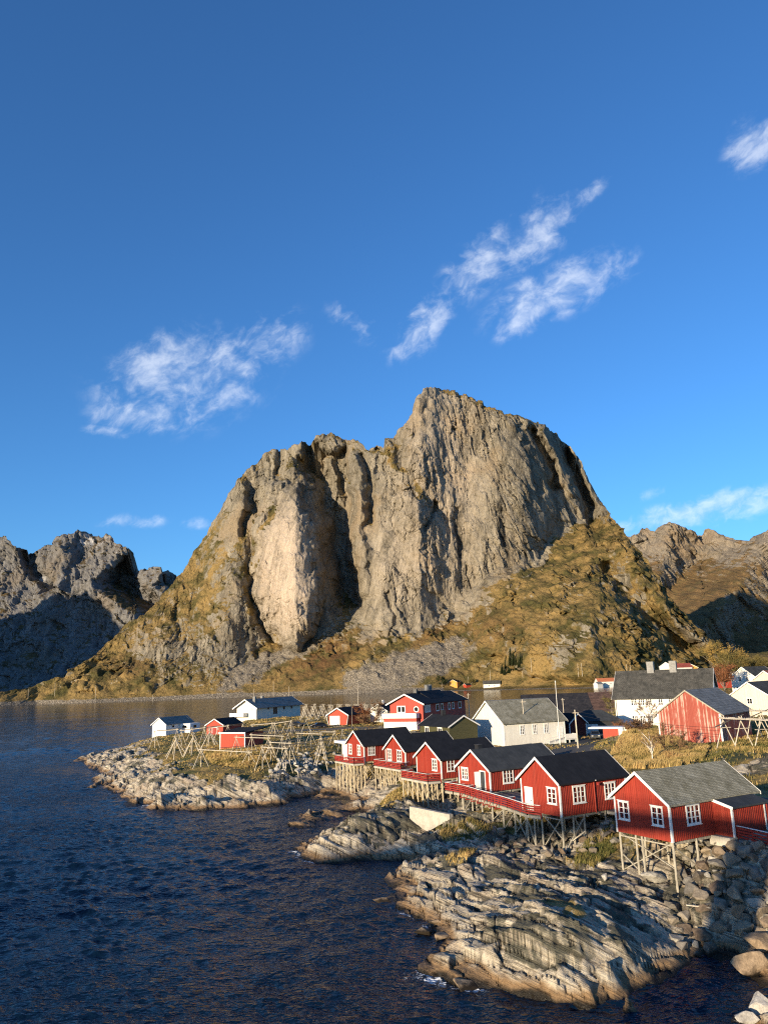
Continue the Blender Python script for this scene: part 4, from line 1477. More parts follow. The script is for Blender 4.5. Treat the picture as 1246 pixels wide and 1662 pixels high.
MB().box(x1 + .2, x1 + .3, -w / 2 - dp - .1, -w / 2 - dp, -.05, 2.25).build('lean_to_post', M_RED, lean)
joists(c6, w, q[5], M_PILE)
pts6 = [(.15, w / 2 - .15), (.15, 1.0), (.15, .35), (.15, -w / 2 + .15), (2.9, -w / 2 + .2), (2.9, 0.3), (2.9, w / 2 - .2), (5.4, -w / 2 + .2)]
piles(c6, q, pts6, M_PILE, .1, [(0, .02, 3, .55), (0, .95, 3, .02), (0, .55, 2, .95), (3, .1, 4, .8)])
MB().box(4.6, 9.2, -w / 2 - dp + .1, -w / 2 + .3, -.75, -.03).build('foundation', M_CONC, c6)

q = Q['C5']
w = q[4]
c5 = gable_house('fishing_cabin', 'red stilt cabin with a black roof and white front door beside the nearest cabin', 'cabin', q, M_RED, M_FELT, CG, battens=.215)
door(c5, 'f', 1.15, .02, .95, 2.15, w, M_DOORW)
window(c5, 'f', 4.5, 1.78, 1.3, 1.5, 2, 3, w, case=.13, mull=.08)
window(c5, 's', 2.38, 1.79, 1.6, 1.6, 3, 3, w, case=.13, mull=.08)
window(c5, 's', 6.47, 1.75, 1.5, 1.55, 3, 3, w, case=.13, mull=.08)
MB().tube((4.36, -w / 2 - .09, 2.95), (4.36, -w / 2 - .09, -.1), .05).build('downpipe', M_RED, c5)
lb = MB().beam((4.36, -w / 2, 2.93), (4.36, -w / 2 - .42, 2.93), .07, .07).build('lamp_bracket', M_WHITE, c5)
MB().tube((4.7, -w / 2 - .3, 2.72), (4.7, -w / 2 - .3, 2.45), .05, .17, 10).build('lamp_shade', M_RAIL, c5)
joists(c5, w, q[5], M_PILE)
pts5 = [(.15, w / 2 - .2), (.15, .2), (.15, -w / 2 + .15), (3.0, -w / 2 + .2), (5.8, -w / 2 + .2), (3, .2), (3, w / 2 - .2), (1.6, -w / 2 + .2)]
piles(c5, q, pts5, M_PILE, .1, [(2, .0, 1, .98), (1, .0, 2, .6), (2, .9, 3, .1), (7, .05, 3, .9)])

q = Q['C4']
w = q[4]
c4 = gable_house('fishing_cabin', 'red stilt cabin with a charcoal grey roof, small metal chimney and open dark door', 'cabin', q, M_RED, M_FELT2, CG, battens=.25)
window(c4, 'f', 1.27, 1.62, 1.35, 1.45, 3, 3, w, case=.13, mull=.07)
door(c4, 'f', 4.75, .03, .85, 2.1, w, M_DARKDOOR)
MB().add([(-.10, w / 2 - 4.2, .05), (-.62, w / 2 - 3.95, .05), (-.62, w / 2 - 3.95, 2.1), (-.10, w / 2 - 4.2, 2.1), (-.08, w / 2 - 4.16, .05), (-.60, w / 2 - 3.91, .05), (-.60, w / 2 - 3.91, 2.1), (-.08, w / 2 - 4.16, 2.1)],
         [(0, 1, 2, 3), (4, 7, 6, 5), (0, 4, 5, 1), (3, 2, 6, 7), (0, 3, 7, 4), (1, 5, 6, 2)]).build('open_door_leaf', M_DOORW, c4)
window(c4, 's', 2.68, 1.56, 1.6, 1.7, 3, 3, w, case=.14, mull=.09)
ch = MB()
ch.box(.9, 1.45, .05, .75, 4.2, 4.95)
ch.box(.84, 1.51, -.01, .81, 4.96, 5.04)
ch.build('chimney', M_BLACK, c4)
joists(c4, w, q[5], M_PILE)
piles(c4, q, [(.2, w / 2 - .2), (.2, 0), (.2, -w / 2 + .2), (3, -w / 2 + .2), (3, 0)], M_PILE, .1)

LAB = ['red stilt cabin with a single gable window and black roof', 'red stilt cabin with two tall gable windows, middle of the three far cabins', 'farthest red stilt cabin standing on the tallest pale posts']
for k, nm in enumerate(('C3', 'C2', 'C1')):
    q = Q[nm]
    w = q[4]
    c = gable_house('fishing_cabin', LAB[k], 'cabin', q, M_RED, M_FELT, CG, battens=.25)
    if nm == 'C3':
        window(c, 'f', 4.58, 1.68, 1.2, 1.5, 2, 3, w, case=.13, mull=.09)
        window(c, 's', 1.5, 1.6, 1.2, 1.55, 2, 3, w, case=.13, mull=.09)
    elif nm == 'C2':
        window(c, 'f', 1.3, 1.4, 1.3, 1.7, 2, 3, w, case=.13, mull=.09)
        window(c, 'f', 4.3, 1.4, 1.45, 1.7, 2, 3, w, case=.13, mull=.09)
        window(c, 's', 7.4, 1.5, 1.3, 1.5, 2, 3, w, case=.13, mull=.09)
    else:
        window(c, 'f', 1.25, 1.72, 1.15, 1.6, 2, 3, w, case=.13, mull=.09)
        window(c, 'f', 4.4, 1.72, 1.15, 1.6, 2, 3, w, case=.13, mull=.09)
        window(c, 's', 1.42, 1.75, 1.35, 1.7, 3, 3, w, case=.13, mull=.09)
    joists(c, w, q[5], M_NEWPILE)
    pp = [(x, y) for x in (.2, 2.6, 5.2) for y in (w / 2 - .2, w / 6, -w / 6, -w / 2 + .2)]
    br = [(0, .05, 1, .9), (1, .05, 2, .9), (3, .05, 2, .9), (0, .05, 4, .9), (3, .05, 7, .9), (5, .05, 1, .8), (6, .1, 2, .8), (4, .1, 5, .9)]
    piles(c, q, pp, M_NEWPILE, .11, br)

# ------------------------------------------------------------------ decks with red rails


def deck(label, floor, z, rails, posts, mat_pile, cap, group='timber decks in front of the cabins', braces=(), skirt=None, outriggers=False):
    """floor: outline in the world; rails: list of polylines; posts: ground posts"""
    cx, cy = np.mean([p[0] for p in floor]), np.mean([p[1] for p in floor])
    t = thing('deck', label, 'deck', (cx, cy, z), 0, group)
    L = lambda p: (p[0] - cx, p[1] - cy)
    MB().slab([L(p) for p in floor], -.06, 0.0).build('deck_floor', M_PLANK, t)
    fb = MB()
    k = len(floor)
    for i in range(k):
        a, b = L(floor[i]), L(floor[(i + 1) % k])
        fb.beam((*a, -.19), (*b, -.19), .1, .24)
    n_j = 5
    fb.build('edge_beam', mat_pile if skirt is None else skirt, t)
    for line in rails:
        m, cp = MB(), MB()
        for (a, b) in zip(line[:-1], line[1:]):
            a, b = np.array(L(a)), np.array(L(b))
            ln = np.linalg.norm(b - a)
            u = (b - a) / ln
            nn = np.array([u[1], -u[0]])
            if nn[1] > 0:
                nn = -nn
            for zz in (.14, .36, .58, .80):
                pa, pb = a + nn * .03, b + nn * .03
                m.beam((*pa, zz), (*pb, zz), .03, .135)
            cp.beam((*a, .965), (*b, .965), .15, .04)
            kk = max(1, int(round(ln / 1.5)))
            for j in range(kk + 1):
                p = a + (b - a) * j / kk
                m.box(p[0] - .045, p[0] + .045, p[1] - .045, p[1] + .045, -.3, .945)
                if outriggers and ln > 5 and 0 < j < kk:
                    o1 = p + nn * .75
                    m.beam((*o1, -.32), (*p, .75), .07, .07)
                    m.beam((*(p - nn * .3), -.32), (*o1, -.32), .08, .09)
        r = m.build('railing', M_RAIL, t)
        cp.build('rail_cap', cap, r)
    feet = {}
    for i, p in enumerate(posts):
        g = gz(*p) - z - .12
        if g > -.5:
            continue
        a = L(p)
        MB().tube((*a, g), (*a, -.30), .095).build('pile', mat_pile, t)
        feet[i] = g
    for i, fi, j, fj in braces:
        if i in feet and j in feet:
            a, b = L(posts[i]), L(posts[j])
            z0, z1 = feet[i] * fi - .3 * (1 - fi), feet[j] * fj - .3 * (1 - fj)
            MB().beam((*a, z0), (*b, z1), .12, .07).build('brace', mat_pile, t)
    return t


def lw(nm, x, s):
    """a spot in front of a cabin: x along the ridge, s along its gable from the left corner"""
    q = Q[nm]
    p = loc2w(q, x, q[4] / 2 - s)
    return (p[0], p[1])


for nm, s0, s1, off, lab in (('C1', -1.3, 5.7, 1.7, 'far deck with a red plank railing, high on pale posts'), ('C2', -.5, 7.8, 1.9, 'middle deck with a red plank railing joining two far cabins'), ('C3', -1.1, 5.6, 1.9, 'deck with a red plank railing below the single gable window')):
    wq = Q[nm][4]
    fl = [lw(nm, -off, s0), lw(nm, -off, s1), lw(nm, -.04, min(s1 + .4, wq + 1.2)), lw(nm, -.04, s0)]
    ra = [[lw(nm, -.1, s0), lw(nm, -off, s0), lw(nm, -off, s1), lw(nm, -.1, min(s1 + .4, wq + 1.2))]]
    npst = 6
    ps = [lw(nm, -off + .12, s0 + .2 + (s1 - s0 - .4) * i / (npst - 1)) for i in range(npst)] + [lw(nm, -.3, s0 + .2 + (s1 - s0 - .4) * i / (npst - 1)) for i in range(npst)]
    bb = [(i, .02, i + 1, .85) for i in range(npst - 1)] + [(i + npst, .9, i, .05) for i in range(0, npst, 2)] + [(i + 1 + npst, .05, i + npst, .8) for i in range(npst - 1)]
    deck(lab, fl, Q[nm][2] - .22, ra, ps, M_NEWPILE, M_RAILCAP, braces=bb, skirt=M_CONC)

# deck and walkway of the two nearer cabins
A0 = lw('C4', -1.9, -.4)
A1 = lw('C4', -1.9, 1.2)
A2 = lw('C4', -1.9, 4.0)
W0 = at(747.5, 1287.5, z=5.15)[:2]
W1 = at(823, 1311, z=5.15)[:2]
W2 = at(855, 1322.5, z=5.15)[:2]
W3 = lw('C5', -.06, 2.75)
fl = [A0, tuple(W0), tuple(W1), tuple(W2), W3, lw('C5', -.04, 0), lw('C5', 4.2, -.02), lw('C4', 3.8, Q['C4'][4] + .03), lw('C4', -.04, Q['C4'][4]), lw('C4', -.04, -.4)]
ps = []
for f in np.linspace(.02, .98, 7):
    p = W0 + (W2 - W0) * f + np.array([.14, .1])
    ps.append(tuple(p))
for f in np.linspace(.05, .95, 5):
    p = W0 + (W2 - W0) * f + np.array([1.5, .7])
    ps.append(tuple(p))
ps.append(tuple(np.array(W2) * .5 + np.array(W3) * .5))
deck('long walkway deck with white-capped red rails between the two nearer black roofs', fl, 5.2, [[lw('C4', -.1, -.3), A0, A1, A2, lw('C4', -1.0, 4.1)], [(W0[0] + .5, W0[1] + .25), tuple(W0), tuple(W1)], [(W1[0] + .9, W1[1] + .6), tuple(W1), tuple(W2), W3]],
     ps, M_PILE, M_WHITE, braces=[(0, .9, 1, .0), (4, .95, 5, .0), (5, .0, 6, .95), (6, .05, 5, .9), (7, .05, 8, .9), (9, .1, 10, .85), (12, .9, 6, .02), (3, .85, 4, .05)], outriggers=True)
# terrace of the nearest cabin, behind and to its right
q = Q['C6']
t0 = loc2w(q, 5.35, -q[4] / 2 - 1.85)[:2]
t1 = at(1246, 1374, z=5.3)[:2]
d = (t1 - t0) / np.linalg.norm(t1 - t0)
t1 = t0 + d * 9
nrm = np.array([-d[1], d[0]])
deck('terrace deck with a red plank railing beside the lean-to', [tuple(t0), tuple(t1), tuple(t1 + nrm * 4.4), tuple(loc2w(q, 9.3, -q[4] / 2 - 1.9)[:2])], 5.36, [[tuple(t0), tuple(t1)]], [], M_CONC, M_WHITE, skirt=M_CONC)
# short platform between the two nearest cabins
p0, p1 = lw('C5', 5.8, Q['C5'][4] + .05), lw('C5', 8.4, Q['C5'][4] + .05)
p2, p3 = lw('C5', 8.4, Q['C5'][4] + 1.9), lw('C5', 5.8, Q['C5'][4] + 1.9)
deck('short entrance deck with a red railing between the two nearest cabins', [p0, p1, p2, p3], 5.42, [[p3, p2]], [p3, p2], M_CONC, M_WHITE, skirt=M_CONC)
# ------------------------------------------------------------------ the rest of the village
WHq = [18.713, 155.054, 5.727, .374, 11.969, 13.403, 4.121, 3.764]
wh = gable_house('storehouse', 'long white board storehouse with a lichen-grey slate roof and three narrow windows', 'house', WHq, M_WBOARD, M_SLATE, oh=.4, ov=.55, corner=True, sink=.8, ridge_cap=M_LEAD, barge_h=.3)
for s in (3.88, 6.62, 9.14):
    window(wh, 's', s, 2.56, .85, 1.75, 2, 3, WHq[4], case=.12, mull=.11)
door(wh, 's', 12.2, .5, 1.0, 2.2, WHq[4], M_DOORW)
rm = MB()
rm.hexa([(7.6, -7.2, -.5), (12.6, -7.2, -.5), (12.6, -6.03, -.5), (7.6, -6.03, -.5)], [(7.6, -7.2, -.42), (12.6, -7.2, .45), (12.6, -6.03, .45), (7.6, -6.03, -.42)])
rm.box(12.6, 15.0, -7.2, -6.03, .30, .45)
rm.beam((7.6, -7.2, .45), (12.6, -7.2, 1.35), .06, .16)
rm.beam((7.6, -7.2, .05), (12.6, -7.2, .95), .06, .16)
rm.box(12.6, 15.0, -7.24, -7.16, .5, 1.4)
rm.box(14.92, 15.0, -7.15, -6.03, .5, 1.4)
for k in range(5):
    rm.box(7.7 + k * 1.2, 7.8 + k * 1.2, -7.24, -7.14, -.6, .45 + k * .2)
for k in range(2):
    rm.box(13.4 + 1.4 * k, 13.55 + 1.4 * k, -7.2, -7.05, -.7, .3)
rm.build('access_ramp', M_GREYWHITE, wh)

GRq = [12.66 * 1.0, 0, 0, 2.091, 6.4, 10.13, 4.2, 1.71]
g = np.array([0, 0, CAM_H]) + .88 * (np.array([15.146, 169.185, 5.524]) - np.array([0, 0, CAM_H]))
GRq[0], GRq[1], GRq[2] = g[0], g[1], g[2] - 1.69
gr = gable_house('house', 'olive green house with a black roof, half hidden behind the cabin roofs', 'house', GRq, M_GREEN, M_FELT, oh=.3, ov=.4, sink=.5, corner=False)
window(gr, 'l', 3.1, 3.3, 1.5, 1.2, 2, 1, GRq[4], case=.14)
window(gr, 'l', 7.6, 3.3, 1.5, 1.2, 2, 1, GRq[4], case=.14)
MB().box(6.2, 6.9, -.35, .35, 5.3, 6.9).build('chimney', M_BLACK, gr)

SCq = [54.114, 187.341, 6.195, -.507, 11.599, 20.647, 6.561, 5.473]
sc = gable_house('schoolhouse', 'large two-storey white house with a dark tiled roof and two lead-clad chimneys', 'house', SCq, M_RENDER, M_SLATE_D, oh=.5, ov=.7, sink=1.0, corner=False, thick=.2)
for s, wd in ((4.27, 1.3), (5.95, 1.3), (7.55, 1.35), (10.1, .95), (12.46, 1.3), (14.6, 1.3), (17.5, 1.3)):
    window(sc, 's', s, 5.38, wd, 1.85, 2 if wd < 1 else 3, 3, SCq[4], case=.10, mull=.09)
for s in (4.21, 5.9, 7.5, 12.4, 14.5, 17.5):
    window(sc, 's', s, 1.43, 1.25, 1.8, 3, 3, SCq[4], case=.10, mull=.09)
for s in (3.2, 6.0, 8.8):
    pass
MB().tube((.25, -SCq[4] / 2 - .12, -.5), (.25, -SCq[4] / 2 - .12, 6.3), .07).build('downpipe', M_LEAD, sc)
for cx in (7.6, 12.6):
    c = MB()
    c.box(cx - .75, cx + .75, -.75, .75, 11.2, 14.15)
    c.build('chimney', M_LEAD, sc)

PBq = [3.711, 193.945, 7.178, 1.079, 8.992, 26.193, 5.392, 2.116]
pb = gable_house('guesthouse', 'rose red two-storey guesthouse with a black roof and a white balcony', 'house', PBq, M_PUBRED, M_FELT, oh=.9, ov=.75, sink=1.5, corner=False, barge_h=.34)
window(pb, 'f', 3.1, 3.95, 2.3, 1.6, 2, 1, PBq[4], case=.2, mull=.16)
rw = MB()
for k in range(20):
    a0, a1 = 2 * math.pi * k / 20, 2 * math.pi * (k + 1) / 20
    P = lambda a, r, d: (-d, PBq[4] / 2 - 7.2 + r * math.cos(a), 3.95 + r * math.sin(a))
    rw.hexa([P(a0, .52, 0), P(a1, .52, 0), P(a1, .70, 0), P(a0, .70, 0)], [P(a0, .52, .07), P(a1, .52, .07), P(a1, .70, .07), P(a0, .70, .07)])
ro = rw.build('round_window', M_WHITE, pb)
gp = MB()
gp.add([(-.03, PBq[4] / 2 - 7.2 + .53 * math.cos(2 * math.pi * k / 20), 3.95 + .53 * math.sin(2 * math.pi * k / 20)) for k in range(20)], [tuple(range(20))])
gp.build('pane', M_GLASS, ro)
for s, wd in ((2.6, 3.2), (8.3, 1.7), (11.0, 1.7), (15.5, 1.3), (18.0, 1.3), (22.5, 2.0)):
    window(pb, 's', s, 3.95, wd, 1.7, 1 if wd < 3 else 2, 1, PBq[4], glass=M_CURT if wd > 3 else M_GLASS, case=.2)
bal = MB()
bal.box(-2.0, -.02, -PBq[4] / 2 + 1.0, PBq[4] / 2 + 1.2, 1.95, 2.1)
bal.box(-2.06, -2.0, -PBq[4] / 2 + 1.0, PBq[4] / 2 + 1.2, 1.95, 3.1)
bal.box(-2.0, -.02, -PBq[4] / 2 + .94, -PBq[4] / 2 + 1.0, 1.95, 3.1)
bal.box(-2.0, -.02, PBq[4] / 2 + 1.2, PBq[4] / 2 + 1.26, 1.95, 3.1)
bal.build('balcony', M_WHITE, pb)
lowr = MB()
lowr.box(-1.6, -.01, -PBq[4] / 2 + 1.05, PBq[4] / 2 + 1.0, -1.2, 1.1)
lowr.build('ground_floor', M_RENDER, pb)
MB().box(-1.58, -.012, -PBq[4] / 2 + 1.07, PBq[4] / 2 + .98, 1.1, 1.945).build('balcony_soffit', M_PUBRED, pb)
MB().box(5.5, 6.4, -.2, .7, 6.6, 8.6).build('chimney', M_BLACK, pb)
wn = MB()
wn.box(3.2, 26, -PBq[4] / 2 - .04, -PBq[4] / 2 - .001, -1, 1.2)
wn.build('plinth', M_RENDER, pb)
cr = MB()
cr.prism([(-3.2, 6.2), (3.4, 6.2), (.1, 8.1)], 7.0, 14)
rr_ = cr.build('cross_roof', M_FELT, pb)

P2q = [9.5, 224, 7.6, 1.15, 7, 12, 5.2, 1.9]
p2 = gable_house('house', 'white-gabled house with two steel vents, rising behind the rose red guesthouse', 'house', P2q, M_WBOARD, M_FELT, oh=.5, ov=.5, sink=1.5, corner=False)
for k, xx in enumerate((3.2, 5.8)):
    MB().tube((xx, .5, 6.5), (xx, .5, 8.9), .62, .62, 10).build('vent', M_LEAD, p2)

GAq = [-15.129, 225.266, 6.261, 1.1, 6.0, 11.253, 3.0, 1.663]
ga = gable_house('garage', 'red garage with a wide white door beside the parked black cars', 'garage', GAq, M_SHEDRED, M_FELT, oh=.5, ov=.75, sink=.6, corner=False, barge_h=.32)
door(ga, 'f', 2.0, -.1, 3.0, 2.5, GAq[4], M_DOORW)
for s in (-1, 1):
    MB().beam((-.45, s * (GAq[4] / 2 + .62), 2.5), (-.2, s * (GAq[4] / 2 - .05), 0), .24, .1).build('corner_board', M_WHITE, ga)

WSq = [-3.696, 232.0, 6.107, .9, 6.5, 9.0, 3.438, 1.831]
ws = gable_house('house', 'small white house with a dark roof, between the garage and the guesthouse', 'house', WSq, M_WBOARD, M_FELT, oh=.35, ov=.4, sink=.6, corner=False)
window(ws, 'f', 5.4, 1.2, .9, 1.3, 2, 2, WSq[4])
MB().tube((2.2, 0, 5.0), (2.2, 0, 6.4), .4, .4, 10).build('chimney', M_GREYWHITE, ws)

WLq = [-47.757, 262.488, 7.026, 1.105, 8.0, 26.015, 4.056, 2.324]
wl = gable_house('house', 'long white house with a grey roof and a white balcony on the headland', 'house', WLq, M_WBOARD, M_ETERNIT, oh=1.1, ov=1.0, sink=1.2, corner=False, barge_h=.4)
window(wl, 'f', 6.2, 3.1, 1.2, 1.4, 1, 1, WLq[4], glass=M_CURT)
for s, wd, hh, zc in ((6.6, 1.4, 1.0, 3.2), (10.6, 2.6, 2.7, 2.4), (15.8, 1.5, 1.4, 2.95), (20.5, 1.4, 1.2, 2.9)):
    window(wl, 's', s, zc, wd, hh, 2 if wd > 2 else 1, 1, WLq[4])
bl = MB()
bl.box(-2.1, -.02, -.3, WLq[4] / 2 + 1.4, 1.05, 1.2)
bl.box(-2.16, -2.1, -.3, WLq[4] / 2 + 1.4, 1.0, 2.15)
bl.box(-2.1, -.02, -.36, -.3, 1.0, 2.15)
bl.box(-2.1, 1.0, WLq[4] / 2 + 1.4, WLq[4] / 2 + 1.46, 1.0, 2.15)
bl.build('balcony', M_WHITE, wl)
for xx, yy in ((2.2, -1.6), (9.5, 0.6)):
    MB().box(xx - .4, xx + .4, yy - .45, yy + .45, 4.5, 7.3).build('chimney', M_LEAD, wl)

WCq = [-64.611, 221.434, 5.967, 1.185, 4.61, 12.243, 2.425, 1.687]
wc = gable_house('cabin', 'small white grey-roofed cabin with a boxy white annex at the headland tip', 'cabin', WCq, M_WHITE, M_ETERNIT, oh=.3, ov=.35, sink=1.2, corner=False)
window(wc, 's', 3.2, 1.7, 1.2, .8, 1, 1, WCq[4])
an = MB()
an.box(6.0, 10.5, -6.0, -WCq[4] / 2 - .01, -.7, 2.2)
ann = an.build('annex', M_WHITE, wc)
MB().hexa([(7.6, -6.05, 1.0), (8.8, -6.05, 1.0), (8.8, -6.0, 1.0), (7.6, -6.0, 1.0)], [(7.6, -6.05, 1.7), (8.8, -6.05, 1.7), (8.8, -6.0, 1.7), (7.6, -6.0, 1.7)]).build('window', M_GLASS, ann)
MB().hexa([(5.94, -4.8, 1.0), (5.99, -4.8, 1.0), (5.99, -3.4, 1.0), (5.94, -3.4, 1.0)], [(5.94, -4.8, 1.7), (5.99, -4.8, 1.7), (5.99, -3.4, 1.7), (5.94, -3.4, 1.7)]).build('window', M_GLASS, ann)
MB().tube((11.2, -2, 3.0), (9.0, -1.2, 5.2), .05, .03).build('antenna', M_LEAD, wc)

RSq = [-47.748, 215.313, 5.601, 1.143, 5.392, 8.471, 2.445, 1.473]
rs = gable_house('shed', 'small red gabled shed between the white cabin and the long white house', 'shed', RSq, M_SHEDRED, M_FELT, oh=.3, ov=.45, sink=1.0, corner=False)
door(rs, 'f', 2.7, -.2, 1.5, 1.9, RSq[4], M_RAIL)

# red hut with a single-pitch roof among the racks
RHq = [-33.513, 167.943, 5.396, 1.107]
hut = thing('shed', 'red hut with a flat black single-pitch roof among the drying racks', 'shed', (RHq[0], RHq[1], RHq[2]), RHq[3])
hb = MB()
w2 = 3.2
hb.prism([(-w2, -.9), (w2, -.9), (w2, 3.15), (-w2, 3.15)], 0, 6.5)
hb.build('wall', M_SHEDRED, hut)
hr = MB()
hr.hexa([(-.25, -w2 - .3, 3.17), (7.0, -w2 - .3, 3.75), (7.0, w2 + .3, 3.75), (-.25, w2 + .3, 3.17)], [(-.25, -w2 - .3, 3.36), (7.0, -w2 - .3, 3.95), (7.0, w2 + .3, 3.95), (-.25, w2 + .3, 3.36)])
hr.build('roof', M_FELT, hut)
for yy in (-w2, w2):
    MB().box(-.05, .12, yy - .1, yy + .1, -.4, 3.14).build('corner_board', M_WHITE, hut)
MB().box(-.30, -.26, -w2 - .32, w2 + .32, 3.12, 3.36).build('fascia', M_WHITE, hut)

BAq = [47.133, 126.917, 7.105, .813, 9.929, 12.859, 4.536, 3.419]
ba = gable_house('barn', 'weathered red barn with peeling paint and a grey roof, raised on crooked posts', 'barn', BAq, M_BARN, M_ETERNIT, oh=.25, ov=.55, corner=False, barge_h=.24, trim_mat=M_PILE)
for yy in (-BAq[4] / 2, BAq[4] / 2):
    MB().box(-.06, .14, yy - .12, yy + .12, -.1, 4.4).build('corner_board', M_WHITE, ba)
for k, (xx, yy) in enumerate(((.3, 4.2), (.3, 2.2), (.3, .6), (.3, -.8), (.3, -1.8), (.3, -3.4), (3.5, 3.5), (3.5, 0))):
    MB().tube((xx + .2 * (k % 2), yy + .35 * (-1) ** k, -2.2), (xx, yy, -.02), .13).build('pile', M_PILE, ba)

# dark storehouse by the quay, its roof slope faces the village
bq = at(852, 1129, Y=262)
BQz = 3.5
dk = gable_house('warehouse', 'very long dark warehouse with a rust-streaked roof behind the white storehouse', 'warehouse', [bq[0], bq[1] + 8, BQz, R(-7), 32, 33, 1.6, at(852, 1128, Y=270)[2] - BQz - 1.6], M_DARKRED, None or mat_roof('tarred_sheet_roof', (.016, .016, .018), (.05, .043, .038), .9, .8, .25), oh=.3, ov=.4, corner=False, trim=False, sink=2)
rp = MB()
dkh, dkr = 1.6, at(852, 1128, Y=270)[2] - BQz - 1.6
sl_ = dkr / 16
rp.hexa([(22, -16.35, dkh - .35 * sl_ + .17), (32.8, -16.35, dkh - .35 * sl_ + .17), (32.8, -.1, dkh + dkr - .1 * sl_ + .17), (22, -.1, dkh + dkr - .1 * sl_ + .17)],
        [(22, -16.35, dkh - .35 * sl_ + .20), (32.8, -16.35, dkh - .35 * sl_ + .20), (32.8, -.1, dkh + dkr - .1 * sl_ + .20), (22, -.1, dkh + dkr - .1 * sl_ + .20)])
rp.build('rusty_roof_sheets', mat_roof('rusty_sheet_roof', (.05, .03, .022), (.17, .10, .07), .0, .8, .2), dk)

# dark red shed, black garage, carport
sq = at(939, 1199, z=5.4)
ds = gable_house('shed', 'dark red gabled shed in shade beside the white storehouse ramp', 'shed', [sq[0], sq[1], 5.4, R(118), 4.4, 9.5, 3.1, 1.75], M_DARKRED, M_FELT, oh=.3, ov=.3, corner=True)
window(ds, 'f', 1.7, 4.0, .5, .5, 1, 1, 4.4)
bgq = at(978, 1197, z=5.4)
bgz = thing('garage', 'low black garage with a hipped dark roof behind the parked car', 'garage', (bgq[0], bgq[1] + 6, 5.4), R(-8))
MB().box(-4.5, 5.5, 0, 8, -.3, 2.9).build('wall', M_BLACK, bgz)
hp = MB()
hp.add([(-5, -.5, 2.9), (6, -.5, 2.9), (6, 8.5, 2.9), (-5, 8.5, 2.9), (-1.2, 4, 5.0), (2.2, 4, 5.0)], [(0, 3, 2, 1), (0, 1, 5, 4), (1, 2, 5), (2, 3, 4, 5), (3, 0, 4)])
hp.build('roof', M_FELT2, bgz)
MB().box(-2.3, .7, -.06, 0, .1, 2.3).build('door', M_DOORW, bgz)
cpq = at(996, 1203, z=5.6)
cp = thing('shelter', 'white flat-roofed shelter with a red panel beside the bank of yellow grass', 'shelter', (cpq[0], cpq[1], 5.5), R(-25))
MB().box(-4.2, 4.0, -2, 2.2, 2.5, 2.75).build('roof', M_WHITE, cp)
MB().box(-1.6, 1.2, -1.7, -1.6, .0, 2.5).build('red_panel', M_SHEDRED, cp)
MB().box(1.25, 4.0, -1.8, -1.65, 0.1, 2.5).build('wall', M_RENDER, cp)
MB().box(-1.2, 1.0, -1.9, -1.7, -.1, .8).build('bin', M_WHITE, cp)

# white houses on the right
hz = [('house', 'white gabled house with a dark roof at the right edge under the grassy hill', (1198, 1126), 235, R(35), 8, 12, 4.6, 3.0, M_WBOARD, M_SLATE_D, 1),
      ('house', 'cream house with a grey roof right of the barn', (1203, 1152), 176, R(42), 8, 11, 3.2, 2.6, M_CREAM, M_SLATE_D, 0),
      ('house', 'reddish-roofed house partly hidden at the right edge', (1232, 1124), 214, R(30), 7, 9, 3.4, 2.2, M_CREAM, mat_roof('red_tile', (.22, .075, .04), (.34, .13, .08), .3), 0)]
for nm, lab, (px, py), Y, a, w, l, hw_, hr_, wm, rm_, nw in hz:
    p = at(px, py, Y=Y)
    hq = [p[0] + 2, p[1], p[2], a, w, l, hw_, hr_]
    hh = gable_house(nm, lab, 'house', hq, wm, rm_, oh=.4, ov=.4, sink=3, corner=False)
    if nw:
        for s in (2, 4, 6):
            window(hh, 'f', s, 1.3, .9, 1.4, 2, 2, w)
        for s in (2.8, 5.2):
            window(hh, 'f', s, 4.2, .9, 1.4, 2, 2, w)
        for s in (2, 5, 8):
            window(hh, 's', s, 2.6, 1.0, 1.5, 2, 2, w)
    else:
        window(hh, 'f', w * .5, 1.8, 1.2, 1.3, 2, 2, w)
p = at(1160, 1107, Y=260)
lh = thing('house', 'low white house with a row of windows and a red plinth behind the schoolhouse gable', 'house', (p[0], p[1], p[2]), R(12))
MB().box(0, 7, 0, 5, .55, 2.6).build('wall', M_WBOARD, lh)
MB().box(-.05, 7.05, -.05, 5, -2, .55).build('plinth', M_SHEDRED, lh)
MB().box(-.3, 7.3, -.3, 5.3, 2.6, 2.8).build('roof', M_WHITE, lh)
for k in range(4):
    MB().box(.4 + k * 1.7, 1.7 + k * 1.7, -.05, -.002, 1.2, 2.2).build('window', M_GLASS, lh)

